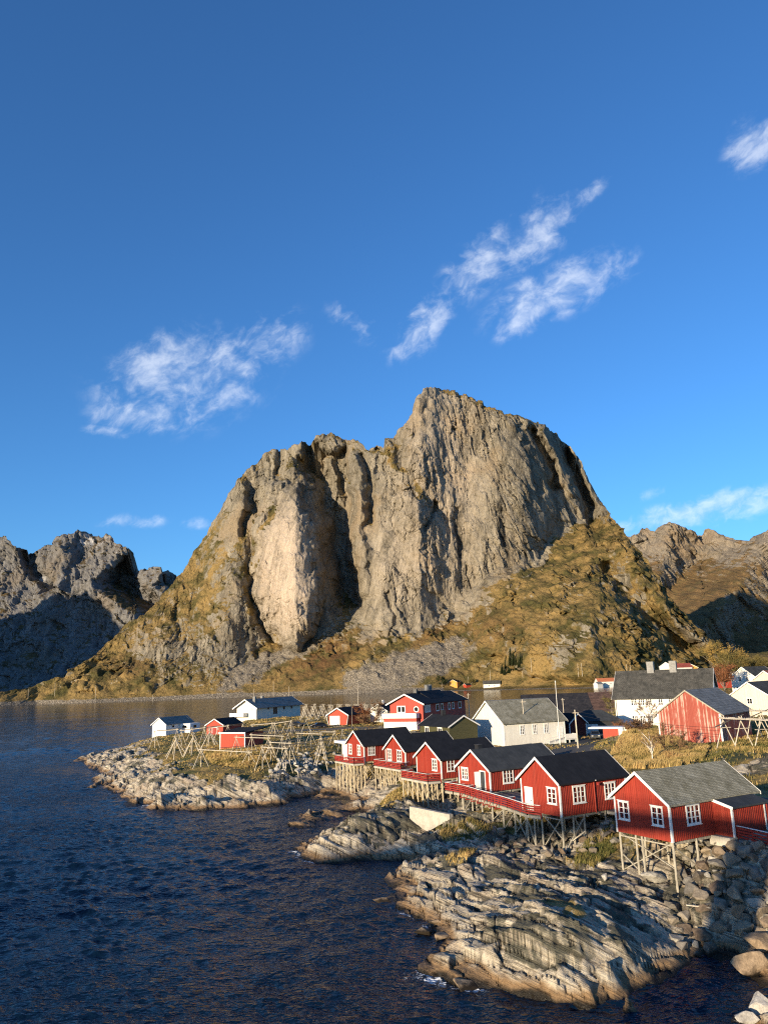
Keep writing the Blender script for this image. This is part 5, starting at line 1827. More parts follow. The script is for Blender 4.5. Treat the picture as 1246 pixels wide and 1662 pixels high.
# houses on the far shore
far = [('yellow-orange house with a black roof at the foot of the mountain', 729, 1117.5, 12, M_YEL, M_FELT, R(60), 9, 9, 5.0, 2.2, 2),
       ('grey-roofed white house on the far shore, near the dark spruces', 786, 1117.5, 10, M_WBOARD, M_SLATE_D, R(-9), 8, 16, 3.2, 3.0, 2),
       ('white far-shore house with an orange roof, left of the schoolhouse', 968, 1116.5, 12, M_WBOARD, mat_roof('orange_tile', (.46, .14, .06), (.58, .20, .09), .3), R(8), 7, 17, 4.0, 2.6, 2),
       ('tiny white boathouse at the water under the orange-roofed house', 965, 1121.5, 4, M_WBOARD, M_ETERNIT, R(30), 5, 6, 2.4, 1.6, 0),
       ('small red boathouse beside the yellow-orange house', 752, 1117.5, 8, M_SHEDRED, M_FELT, R(30), 5, 7, 2.2, 1.5, 0),
       ('white gable peeping over the schoolhouse ridge between its chimneys', 1071, 1088, 0, M_WBOARD, M_ETERNIT, R(70), 9, 9, 2.5, 3.0, 0),
       ('house with a brick-red roof behind the right-hand chimney', 1088, 1090, 0, M_WBOARD, mat_roof('brick_red_tile', (.25, .05, .03), (.36, .09, .06), .3), R(6), 7, 14, 2.8, 2.6, 0),
       ('small yellow gable behind the schoolhouse ridge', 1114, 1089, 0, M_YEL, M_ETERNIT, R(70), 8, 9, 2.2, 2.2, 0)]
for k, (lab, px, py, zz, wm, rm_, a, w, l, hw_, hr_, nw) in enumerate(far):
    p = at(px, py, Y=560) if py < 1095 else on_mountain(px, py - 1)
    if py > 1095:
        w, l, hw_, hr_ = w * 1.3, l * 1.3, hw_ * 1.35, hr_ * 1.35
        p = p + np.array([0, w * .3, .3])
        p[2] = max(p[2], 1.2)
    hh = gable_house('house' if w > 6 else 'boathouse', lab, 'house', [p[0] + w / 2 * math.sin(a), p[1], p[2], a, w, l, hw_, hr_], wm, rm_, oh=.4, ov=.4, sink=4, corner=False)
    for i in range(nw):
        window(hh, 'f', w * (i + 1) / (nw + 1), hw_ * .55, 1.1, 1.4, 1, 1, w)
        window(hh, 's', l * (i + 1) / (nw + 1), hw_ * .55, 1.3, 1.4, 1, 1, w)

# concrete retaining wall beside the middle rock
a = at(664, 1309, z=4.0)
b = at(729, 1322, z=3.9)
rw_ = thing('retaining_wall', 'pale concrete retaining wall between the rock and the stilts', 'wall', (a[0], a[1], 0))
b = b - a
m = MB()
nn = Vector((b[1], -b[0], 0)).normalized()
if nn.y > 0:
    nn = -nn
bk = -nn * .5
m.hexa([(0, 0, .2), (b[0], b[1], 3.4), (b[0] + bk.x, b[1] + bk.y, 3.4), (bk.x, bk.y, .2)], [(0, 0, 4.0), (b[0], b[1], 3.9), (b[0] + bk.x, b[1] + bk.y, 3.9), (bk.x, bk.y, 4.0)])
m.build('wall_face', M_CONC, rw_)

# white store box left of the farthest cabin
s0 = lw('C1', 2.0, -3.6)
sb = thing('store_shed', 'pale grey board store with a long white roof edge beside the farthest cabin', 'shed', (s0[0], s0[1], 5.2), Q['C1'][3])
MB().box(0, 4.5, -2.7, 2.3, -.6, 2.5).build('wall', M_WBOARD, sb)
MB().box(-.9, 5.2, -2.7, 3.6, 2.55, 2.95).build('roof', M_WHITE, sb)

# ------------------------------------------------------------------ roads


def ribbon(name, pts, width, mat, lift=.05, step=1.0):
    P = np.array(pts, float)
    seg = np.r_[0, np.cumsum(np.hypot(*np.diff(P, axis=0).T))]
    u = np.arange(0, seg[-1], step)
    c = np.stack([np.interp(u, seg, P[:, i]) for i in range(2)], -1)
    for _ in range(6):
        c[1:-1] = (c[:-2] + 2 * c[1:-1] + c[2:]) / 4
    tg = np.gradient(c, axis=0)
    tg /= np.linalg.norm(tg, axis=1)[:, None]
    nn = np.stack([-tg[:, 1], tg[:, 0]], -1)
    k = 9
    off = np.linspace(-1, 1, k)[None, :, None] * (width / 2)
    G = c[:, None] + nn[:, None] * off
    z = terrain(G[..., 0], G[..., 1])[0]
    z = np.maximum(z, base_z(G[..., 0].ravel(), G[..., 1].ravel()).reshape(z.shape)) + lift
    o = np_mesh(name, np.concatenate([G, z[..., None]], -1).reshape(-1, 3), grid_quads(len(c), k), mat)
    tag(o, kind='structure')


ribbon('road', [(58, 66), (46, 74), (36, 79), (28, 88), (26, 102), (26.5, 116), (28.5, 130), (33, 143), (38, 153), (43, 166), (46, 185)], 7.5, M_ASPH)
ribbon('yard', [(31, 146), (24, 143), (16, 138), (12, 134)], 7, M_ASPH, .07)
ribbon('track', [(12, 170), (2, 178), (-4, 200), (-9, 211), (-18, 214), (-27, 215), (-36, 214)], 5.5, M_GRAVEL)

# ------------------------------------------------------------------ cars


def make_car(label, p, rz, paint, group, k=1.0):
    t = thing('parked_car', label, 'car', p, rz, group)
    prof = [(-2.1, .35), (-2.12, .72), (-2.0, .86), (-1.0, 1.0), (-.35, 1.42), (1.1, 1.46), (1.85, 1.05), (2.1, .95), (2.15, .4)]
    b = MB()
    vs = []
    for s in (-1, 1):
        for x, z in prof:
            yy = s * (.88 if z < 1.02 else .68)
            vs.append((x, yy, z))
    nP = len(prof)
    fs = [tuple(range(nP)), tuple(range(2 * nP - 1, nP - 1, -1))] + [(i, i + 1, nP + i + 1, nP + i) for i in range(nP - 1)] + [(nP - 1, 0, nP, 2 * nP - 1)]
    b.add(vs, fs)
    body = b.build('body', paint, t)
    gl = MB()
    for s in (-1, 1):
        gl.hexa([(-.86, s * .86, 1.05), (1.6, s * .86, 1.08), (1.6, s * .80, 1.08), (-.86, s * .80, 1.05)], [(-.36, s * .72, 1.38), (1.05, s * .71, 1.41), (1.05, s * .66, 1.41), (-.36, s * .66, 1.38)])
    gl.hexa([(-.98, -.7, 1.03), (-.94, -.7, 1.0), (-.94, .7, 1.0), (-.98, .7, 1.03)], [(-.42, -.6, 1.40), (-.38, -.6, 1.37), (-.38, .6, 1.37), (-.42, .6, 1.40)])
    gl.build('window', M_GLASS, t)
    for x in (-1.35, 1.3):
        for s in (-1, 1):
            wv_ = MB().tube((x, s * .70, .33), (x, s * .92, .33), .33, .33, 16).build('wheel', M_BLACK, t)
            MB().tube((x, s * .90, .33), (x, s * .935, .33), .19, .19, 12).build('rim', M_LEAD, wv_)
    for s in (-1, 1):
        MB().box(-2.15, -2.05, s * .62 - .16, s * .62 + .16, .66, .78).build('headlight', M_GREYWHITE, t)
        MB().box(2.08, 2.17, s * .66 - .12, s * .66 + .12, .78, .92).build('tail_light', M_RAIL, t)
    return t


M_CARBLK = mat_plain('black_car_paint', (.012, .013, .016), .18, .1, 2, .7)
M_CARGRY = mat_plain('grey_car_paint', (.05, .055, .06), .2, .1, 2, .7)
for lab, px, py, z, rz in (('black car parked at the left of the pair near the red garage', 481, 1181, 6.0, R(155)), ('black car parked closest to the red garage', 517, 1181, 6.1, R(20))):
    p = at(px, py, z=z)
    make_car(lab, (p[0], p[1], gz(p[0], p[1]) + .05), rz, M_CARBLK, 'black cars on the headland track')
p = at(966, 1201, z=5.55)
make_car('dark grey car parked in shade in front of the black garage', (p[0], p[1], gz(p[0], p[1]) + .06), R(78), M_CARGRY, None)

# ------------------------------------------------------------------ poles
pl = [('flagpole', 'tall white flagpole at the end of the white ramp', 902, 1107, 908.5, 1211, 5.6, .075, M_GREYWHITE, 'pole'),
      ('utility_pole', 'thin pale pole standing against the white storehouse wall', 844.5, 1135, 853, 1207, 5.6, .10, M_POLE, 'pole'),
      ('utility_pole', 'stout pale pole at the road bend above the black cabin roof', 931, 1152, 938.5, 1222, 5.4, .14, M_POLE, 'pole'),
      ('utility_pole', 'dark wooden pole behind the flagpole, near the dark red shed', 912.5, 1133, 914.5, 1160, 6.0, .14, M_POLE, 'pole'),
      ('utility_pole', 'grey pole between the guesthouse and the white storehouse', 759, 1125, 762, 1170, 6.0, .12, M_POLE, 'pole'),
      ('utility_pole', 'brown pole with a stay in front of the red garage', 571.5, 1108, 571.5, 1181, 6.1, .12, M_POLE_D, 'pole'),
      ('utility_pole', 'pale slim pole behind the red garage roof', 581.5, 1104, 581, 1150, 5.0, .12, M_POLE, 'pole'),
      ('utility_pole', 'short dark pole among the racks behind the red garage', 536.5, 1130, 537, 1148, 6.0, .12, M_POLE_D, 'pole'),
      ('utility_pole', 'dark post standing beside the left black car', 475, 1172, 475, 1197, 5.6, .11, M_POLE_D, 'pole')]
for nm, lab, tx, ty, bx, by, z, r, mt, cat in pl:
    b = at(bx, by, z=z)
    d_t = at(tx, ty, Y=b[1])
    gzb = gz(b[0], b[1]) - .3
    t = thing(nm, lab, cat, (b[0], b[1], gzb))
    MB().tube((0, 0, 0), ((d_t[0] - b[0]) * .25, 0, d_t[2] - gzb), r, r * .65, 9).build('shaft', mt, t)
    if nm == 'flagpole':
        MB().tube(((d_t[0] - b[0]) * .25, 0, d_t[2] - gzb), ((d_t[0] - b[0]) * .25, 0, d_t[2] - gzb + .25), .12, .05, 9).build('finial', mt, t)
    else:
        MB().beam((-.5, -.1, d_t[2] - gzb - .5), (.5, -.1, d_t[2] - gzb - .5), .08, .1).build('crossarm', mt, t)
pt_ = at(931.5, 1154, Y=at(938.5, 1222, z=5.4)[1])
for k, (ex, ey, eY) in enumerate(((1330, 1181, 108), (1330, 1196, 108))):
    a_, b_ = pt_ + np.array([0, 0, -.5 * k]), at(ex, ey, Y=eY)
    m = MB()
    prev = a_
    for i in range(1, 17):
        f = i / 16
        q_ = a_ + (b_ - a_) * f - np.array([0, 0, 1.1 * 4 * f * (1 - f)])
        m.tube(prev - a_, q_ - a_, .022, .022, 5)
        prev = q_
    o = m.build('power_cable', M_BLACK)
    o.location = a_
    tag(o, ('upper' if k == 0 else 'lower') + ' black cable strung from the road pole across the barn gable', 'cable', 'cables from the road pole')
# small poles along the far shore road
fp = [(46, 1118, 1133), (89, 1108, 1130), (155, 1112, 1137), (248, 1128, 1139), (412, 1118, 1131), (444, 1106, 1130), (469, 1114, 1130), (796, 1088, 1112), (848, 1078, 1100), (862, 1068, 1086), (938, 1077, 1093), (944, 1076, 1092), (640, 1093, 1110), (760, 1098, 1113), (1067, 1066, 1084), (1017, 1078, 1092), (1023, 1079, 1093)]
for k, (px, y0, y1) in enumerate(fp):
    b = on_mountain(px, y1)
    h_ = at(px, y0, Y=b[1])[2] - b[2]
    t = thing('utility_pole', 'thin far-off utility pole along the road under the mountain', 'pole', (b[0], b[1], b[2] - 4), 0, 'poles along the far shore road')
    MB().tube((0, 0, 0), (0, 0, h_ + 4), .22, .16, 6).build('shaft', M_POLE, t)

# ------------------------------------------------------------------ fish drying racks


def rack(label, xl, yl, xr, yr, bx, by, bz, long_=0, ang=35, spread=1.3, group='fish drying racks on the headland', lean=0):
    """two trestles carrying a pole, optional long poles running back"""
    b = at(bx, by, z=bz)
    Yc = b[1]
    A, B = at(xl, yl, Y=Yc), at(xr, yr, Y=Yc)
    cx, cy = (A[0] + B[0]) / 2, Yc
    g0 = gz(cx, cy)
    t = thing('drying_rack', label, 'rack', (cx, cy, g0), 0, group)
    L = lambda p: (p[0] - cx, p[1] - cy, p[2] - g0)
    MB().tube(L(A), L(B), .09, .08, 8).build('beam', M_POLE, t)
    u = np.array([math.cos(R(ang)), math.sin(R(ang))])
    for f in (.06, .94):
        P = A + (B - A) * f
        for s in (-1, 1):
            fx, fy = P[0] + u[0] * s * spread, P[1] + u[1] * s * spread
            fz = gz(fx, fy) - .25
            top = P + np.array([-u[0] * s * .18, -u[1] * s * .18, .35])
            MB().tube(L((fx, fy, fz)), L(top), .055, .045, 7).build('leg', M_POLE, t)
        fz = gz(P[0], P[1] + .3) - .2
        MB().tube(L((P[0], P[1] + .3, fz)), L((P[0], P[1] + .3, P[2] + .05)), .07, .06, 7).build('post', M_POLE, t)
    if long_:
        for i in range(3):
            P = A + (B - A) * (.15 + .35 * i)
            e = P + np.array([long_ * .8, long_ * .6, 0.1 + .3 * math.sin(i * 2)])
            MB().tube(L(P + np.array([0, 0, .15])), L(e), .055, .045, 6).build('pole', M_POLE_D, t)
        E_ = A + (B - A) * .5 + np.array([long_ * .78, long_ * .585, 0])
        for s in (-1, 1):
            fx, fy = E_[0] + u[0] * s * spread, E_[1] + u[1] * s * spread
            MB().tube(L((fx, fy, gz(fx, fy) - .2)), L((E_[0] - u[0] * s * .15, E_[1] - u[1] * s * .15, E_[2] + .3)), .075, .06, 7).build('leg', M_POLE, t)
    return t


RK = [('frontmost drying rack below the red hut, with a long pale beam', 321, 1216.5, 409, 1221, 365, 1252, 3.6, 9), ('drying rack in front of the red hut wall', 380, 1196.5, 439, 1198, 410, 1232, 4.6, 8), ('drying rack just right of the red hut, its beam slanting slightly', 405, 1192.5, 461, 1195, 433, 1228, 4.9, 8),
      ('short drying rack in the middle of the group, right of the front beam', 437, 1205, 472, 1206.5, 455, 1240, 4.2, 9), ('lowest right drying rack above the rubble slope', 423, 1212.5, 466, 1215, 448, 1250, 3.9, 10),       ('drying rack below the left black car', 481, 1190, 523, 1191.5, 500, 1222, 5.0, 8), ('farthest right drying rack beside the pale grey store', 501, 1187.8, 545, 1188, 524, 1212, 5.2, 0)]
for i, (lab, xl, yl, xr, yr, bx, by, bz, lg) in enumerate(RK):
    rack(lab, xl, yl, xr, yr, bx, by, bz, lg, ang=20 + 12 * (i % 3), spread=1.5)
RK2 = [('low drying rack running along the white cabin', 249, 1187, 290, 1184, 268, 1205, 5.0), ('drying rack between the white cabin and the red shed', 292, 1186, 334, 1181, 310, 1203, 5.2), ('drying rack in front of the small red shed', 338, 1181, 372, 1178, 352, 1197, 5.4),
       ('dark-poled drying rack uphill of the red hut', 407, 1177, 444, 1174, 425, 1195, 5.4), ('dark-poled drying rack left of the parked cars', 444, 1174.5, 474, 1170, 458, 1193, 5.6)]
for i, (lab, xl, yl, xr, yr, bx, by, bz) in enumerate(RK2):
    rack(lab, xl, yl, xr, yr, bx, by, bz, 7, ang=15 + 20 * (i % 2), spread=1.4)
# tripods of stacked poles
for lab, px, py in (('left tripod of stacked drying poles above the dark cleft', 285, 1222), ('middle tripod of stacked drying poles', 313, 1222), ('right tripod of stacked drying poles, nearest the red hut', 340, 1212)):
    b = at(px, py, z=4.6)
    t = thing('pole_tripod', lab, 'rack', (b[0], b[1], gz(b[0], b[1])), 0, 'tripods of stacked poles')
    for k in range(7):
        a = 2 * math.pi * k / 7 + .3
        fx, fy = 2.3 * math.cos(a), 2.0 * math.sin(a)
        fz = gz(b[0] + fx, b[1] + fy) - t.location.z - .2
        MB().tube((fx, fy, fz), (-fx * .18, -fy * .18, 4.2), .08, .06, 6).build('pole', M_POLE, t)
# rows of racks far behind, against the strait
k = 0
for row, (y0, z0) in enumerate(((248, 6.2), (260, 6.0))):
    for i in range(9):
        px = 494 + i * 14 + row * 4
        p = at(px, 1150, Y=y0 + i * 1.5)
        zg = gz(p[0], p[1])
        t = thing('drying_rack', 'pale A-shaped rack frame in the rows behind the garage', 'rack', (p[0], p[1], zg - .2), R(15), 'rack frames in rows behind the garage')
        m = MB()
        for s in (-1, 1):
            m.tube((s * 1.3, 0, 0), (-s * .2, 0, 4.6), .09, .07, 6)
            m.tube((s * 1.3, 2.5, 0), (-s * .2, 2.5, 4.6), .09, .07, 6)
        m.build('trestle', M_POLE, t)
        MB().tube((0, -.6, 4.2), (0, 8, 4.2), .08, .07, 6).build('pole', M_POLE_D, t)
# racks by the barn
for lab, xl, yl, xr, yr, bx, by, bz in (('big drying rack in front of the barn, its long poles running off to the right', 1167, 1166, 1300, 1172, 1200, 1216, 7.2), ('drying rack behind the big one at the right edge', 1218, 1154, 1290, 1157, 1240, 1196, 7.6)):
    b = at(bx, by, z=bz)
    A, B = at(xl, yl, Y=b[1]), at(xr, yr, Y=b[1])
    g0 = gz(b[0], b[1])
    t = thing('drying_rack', lab, 'rack', (b[0], b[1], g0), 0, 'drying racks by the barn')
    L = lambda p: (p[0] - b[0], p[1] - b[1], p[2] - g0)
    for k in range(4):
        o = np.array([.3 * k, .9 * k, .06 * math.sin(k * 3)])
        MB().tube(L(A + o), L(B + o), .07, .06, 7).build('pole', M_POLE, t)
    for f in (.08, .30, .55, .8):
        P = A + (B - A) * f
        for s in (-1, 1):
            fx, fy = P[0] + s * 1.7, P[1] + 1.2 + s * .7
            MB().tube(L((fx, fy, gz(fx, fy) - .2)), L((P[0] - s * .25, P[1] + 1.2 - s * .1, P[2] + .4)), .085, .065, 7).build('leg', M_POLE, t)
        MB().tube(L((P[0] - 1.1, P[1] + 1, P[2] - 1.3)), L((P[0] + 1.1, P[1] + 1.4, P[2] - 1.3)), .06, .06, 6).build('crossbar', M_POLE, t)
    MB().tube(L(A + np.array([-1.0, -.5, -1.1])), L(A + np.array([5, 3.5, .2])), .09, .07, 7).build('dark_pole', M_POLE_D, t)
# ------------------------------------------------------------------ the road bridge the view is taken from (behind the viewer; it shades the shore)
BX = [-150, -110, -75, -62, -52, -42, -33, -15, 0, 20, 45, 70]
BZ = [10.0, 14.5, 19.5, 21.2, 22.0, 21.9, 21.0, 18.8, 17.05, 15.2, 12.8, 10.6]
br = thing('bridge', 'concrete road bridge the view is taken from', 'bridge', (0, 0, 0))
dm, rl = MB(), MB()
xs_ = np.linspace(-150, 70, 56)
zs_ = np.interp(xs_, BX, BZ)
for i in range(2):
    zs_[1:-1] = (zs_[:-2] + 2 * zs_[1:-1] + zs_[2:]) / 4
for i in range(len(xs_) - 1):
    xa, xb, za, zb = xs_[i], xs_[i + 1], zs_[i], zs_[i + 1]
    dm.hexa([(xa, -6.1, za - .5), (xb, -6.1, zb - .5), (xb, -.45, zb - .5), (xa, -.45, za - .5)], [(xa, -6.1, za), (xb, -6.1, zb), (xb, -.45, zb), (xa, -.45, za)])
    dm.hexa([(xa, -4.9, za - 1.05), (xb, -4.9, zb - 1.05), (xb, -1.7, zb - 1.05), (xa, -1.7, za - 1.05)], [(xa, -4.9, za - .502), (xb, -4.9, zb - .502), (xb, -1.7, zb - .502), (xa, -1.7, za - .502)])
    for yy in (-6.0, -.5):
        for zz in (.35, .65, .95):
            rl.beam((xa, yy, za + zz), (xb, yy, zb + zz), .06, .09)
        rl.beam((xa, yy, za + .002), (xa, yy, za + 1.0), .08, .08)
dm.build('deck', M_CONC, br)
rl.build('railing', M_LEAD, br)
for xx, wx, wy in ((-28.4, 2.6, 2.4), (-92, 2.6, 2.4), (33, 2.6, 2.4)):
    zt = float(np.interp(xx, xs_, zs_)) - 1.07
    MB().box(xx - wx / 2, xx + wx / 2, -3.3 - wy / 2, -3.3 + wy / 2, -4, zt).build('pier', M_CONC, br)

# ------------------------------------------------------------------ boulders
import bmesh


def boulder_mesh(seed, flat=.75):
    rng = np.random.default_rng(seed)
    bm = bmesh.new()
    for i in range(12):
        d = rng.normal(size=3)
        d /= np.linalg.norm(d)
        d *= rng.uniform(.8, 1.0)
        bm.verts.new((d[0], d[1] * rng.uniform(.75, 1), d[2] * flat))
    bmesh.ops.convex_hull(bm, input=bm.verts)
    loose = [v for v in bm.verts if not v.link_faces]
    bmesh.ops.delete(bm, geom=loose, context='VERTS')
    bmesh.ops.dissolve_limit(bm, angle_limit=R(14), verts=bm.verts, edges=bm.edges)
    bmesh.ops.bevel(bm, geom=list(bm.edges), offset=.05, segments=1, affect='EDGES', profile=.6)
    bmesh.ops.triangulate(bm, faces=bm.faces)
    bmesh.ops.subdivide_edges(bm, edges=[e for e in bm.edges if e.calc_length() > .3], cuts=2, use_grid_fill=True)
    for v in bm.verts:
        p = v.co
        v.co = p * (1 + .03 * math.sin(p.x * 5 + seed) * math.sin(p.y * 6 + 1) + .02 * math.sin(p.z * 13 + p.x * 9))
    bmesh.ops.recalc_face_normals(bm, faces=bm.faces)
    me = bpy.data.meshes.new('boulder')
    bm.to_mesh(me)
    bm.free()
    return me


def mat_boulder(name, tones):
    m, n = new_mat(name)
    oi = n.n('ShaderNodeObjectInfo')
    p = n.pos()
    a = n.noise(p, 1.6, 6, .65)
    b = n.noise(p, 8, 5, .7)
    base = n.ramp(oi.outputs['Random'], [(i / (len(tones) - 1), t) for i, t in enumerate(tones)])
    f = n.math('ADD', n.math('MULTIPLY', a, .6), n.math('MULTIPLY', b, .4))
    c = n.mix(1.0, base, n.mix(n.ss(f, .33, .67), (.55, .53, .5), (1.3, 1.27, 1.2)), 'MULTIPLY')
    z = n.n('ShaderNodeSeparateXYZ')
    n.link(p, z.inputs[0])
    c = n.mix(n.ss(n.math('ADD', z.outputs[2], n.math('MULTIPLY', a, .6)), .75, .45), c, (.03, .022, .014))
    n.out(c, .9, n.bump(f, .7, .1), .2)
    return m


M_BOULD = mat_boulder('quarry_stone', [(.13, .095, .07), (.23, .18, .13), (.19, .185, .17), (.27, .22, .16), (.10, .088, .075), (.33, .315, .28)])
M_TAWNY = mat_boulder('tawny_stone', [(.34, .255, .17), (.28, .21, .14)])
M_PALE = mat_boulder('pale_stone', [(.44, .42, .37), (.40, .38, .35)])
BMESH = [boulder_mesh(300 + i, .62 + .04 * (i % 5)) for i in range(12)]
BM_PER = {}


def boulder(x, y, z, r, label, group, mat, name='boulder', rot=None, stretch=(1, 1, 1)):
    i = int(RNG.integers(12))
    key = (i, mat.name)
    if key not in BM_PER:
        me = BMESH[i].copy()
        me.materials.append(mat)
        BM_PER[key] = me
    o = bpy.data.objects.new(name, BM_PER[key])
    COL.objects.link(o)
    o.location = (x, y, z)
    o.rotation_euler = rot or (RNG.uniform(-.5, .5), RNG.uniform(-.5, .5), RNG.uniform(0, 6.28))
    o.scale = (r * stretch[0], r * stretch[1], r * stretch[2])
    tag(o, label, 'boulder', group)
    return o


def project(x, y, z):
    d = np.stack([x, y, z - CAM_H], -1)
    zz = d @ FW
    return PW / 2 + F_PX * (d @ RT) / zz, PH / 2 - F_PX * (d @ UP) / zz


def inside(px, py, poly):
    c = np.zeros(np.shape(px), bool)
    k = len(poly)
    for i in range(k):
        x0, y0 = poly[i]
        x1, y1 = poly[(i + 1) % k]
        c ^= ((y0 > py) != (y1 > py)) & (px < (x1 - x0) * (py - y0) / (y1 - y0 + 1e-9) + x0)
    return c


def pile_of_stones(poly, box, n_try, rmin, rmax, limit, label, group, mat, sink=.25):
    x = RNG.uniform(box[0], box[1], n_try)
    y = RNG.uniform(box[2], box[3], n_try)
    z = base_z(x, y)
    ok = inside(*project(x, y, z), poly) & (z > .05)
    z2 = terrain(x, y)[0]
    placed = []
    rs = rmin * (rmax / rmin) ** (RNG.random(n_try) ** 1.5)
    order = np.argsort(-rs + RNG.random(n_try) * .25)
    for i in order:
        if not ok[i]:
            continue
        r = rs[i]
        p = np.array([x[i], y[i], z2[i]])
        if placed:
            A = np.array(placed)
            d = np.linalg.norm(A[:, :3] - p, axis=1)
            if np.any(d < .68 * (A[:, 3] + r)):
                continue
        placed.append([*p, r])
        boulder(p[0], p[1], p[2] + r * (.5 - sink), r, label, group, mat)
        if len(placed) >= limit:
            break


pile_of_stones([(1096, 1392), (1130, 1374), (1180, 1366), (1246, 1380), (1320, 1395), (1320, 1535), (1225, 1545), (1190, 1500), (1130, 1462), (1105, 1430)], (20, 38, 54, 68), 14000, .22, .90, 230,
               'brown-grey block in the rubble bank below the nearest cabin terrace', 'blocks of the rubble bank', M_BOULD)
pile_of_stones([(800, 1345), (850, 1332), (985, 1312), (1004, 1345), (1000, 1372), (960, 1392), (880, 1402), (815, 1392)], (9, 24, 66, 90), 6000, .28, .62, 85,
               'dark block lying under the stilts of the second cabin', 'blocks under the second cabin', M_BOULD)
pile_of_stones([(1085, 1460), (1130, 1465), (1175, 1500), (1165, 1555), (1110, 1550), (1090, 1520)], (16, 26, 50, 64), 2500, .45, .95, 14,
               'big dark boulder in the shaded inlet', 'boulders of the shaded inlet', M_BOULD, sink=.5)
pile_of_stones([(430, 1265), (450, 1235), (500, 1222), (545, 1225), (540, 1262), (480, 1262)], (-32, -6, 128, 176), 3500, .35, .75, 50,
               'grey block in the rubble slope under the drying racks', 'blocks of the rubble slope', M_PALE)
for lab, px, py, z, r, mt, st in [
        ('rounded tawny boulder standing in the water at the right edge', 1214, 1567, .5, 1.35, M_TAWNY, (1.1, 1, .95)), ('tawny boulder above the rounded one, cut by the right edge', 1240, 1530, 1.2, 1.5, M_TAWNY, (1.1, 1, .8)),
        ('long pale block lying under the nearest cabin', 1062, 1424, 2.5, .95, M_PALE, (1.7, .8, .62)), ('pale upright stone on the grass left of the nearest cabin', 982, 1424, 2.9, .52, M_PALE, (.8, .8, 1.3)),
        ('pale bluish block at the top of the rubble bank, right of the stilts', 1156, 1396, 4.0, .62, M_PALE, (1, .9, 1.15)), ('broad pale block in the middle of the rubble bank', 1142, 1417, 3.3, .66, M_PALE, (1.25, .9, .9)),
        ('small bright stone low in the rubble bank', 1163, 1434, 2.9, .46, M_PALE, (1.2, .9, .8)), ('brown wet rock awash left of the near slabs', 690, 1511, .15, .75, M_TAWNY, (1.5, .9, .55)),
        ('flat wet rock beside the brown one', 705, 1497, .2, .55, M_TAWNY, (1.6, .9, .45)), ('brown rock wedged at the waterline above the big slab', 715, 1519, .35, .8, M_TAWNY, (1.2, 1, .7)),
        ('low rock awash off the left tip of the near slabs', 622, 1462, .1, .8, M_TAWNY, (1.7, 1, .5)), ('rock awash at the foot of the big slab, in the foam', 752, 1600, .15, .9, M_TAWNY, (1.3, 1, .6)),
        ('pale boulder in the bottom right corner', 1238, 1632, .9, .95, M_PALE, (1, 1, 1)), ('smaller pale boulder beside the corner one', 1212, 1652, .7, .7, M_PALE, (1.2, 1, .7))]:
    p = at(px, py, z=z)
    boulder(p[0], p[1], z, r, lab, None, mt, rot=(RNG.uniform(-.25, .25), RNG.uniform(-.25, .25), RNG.uniform(-.5, .5)), stretch=st)
for lab, px, py, z, dx, dz in (('pale plank lying in the shaded inlet', 1132, 1477, 1.9, 1.6, -.18), ('broken grey plank propped under the second cabin', 940, 1375, 2.6, 1.3, .9)):
    p = at(px, py, z=z)
    MB_ = MB().beam((0, 0, 0), (dx, -.2, dz), .16, .07)
    o = MB_.build('plank', M_POLE)
    o.location = (p[0] - dx / 2, p[1], gz(p[0], p[1]) + .35)
    tag(o, lab, 'plank')

# ------------------------------------------------------------------ grass


def mat_grass():
    m, n = new_mat('dry_grass')
    t = n.attr('tone')
    c = n.ramp(t, [(.0, (.05, .06, .016)), (.28, (.15, .13, .04)), (.5, (.34, .235, .085)), (.8, (.52, .37, .15)), (1.0, (.22, .10, .04))])
    b = n.out(c, .8, None, .15)
    return m


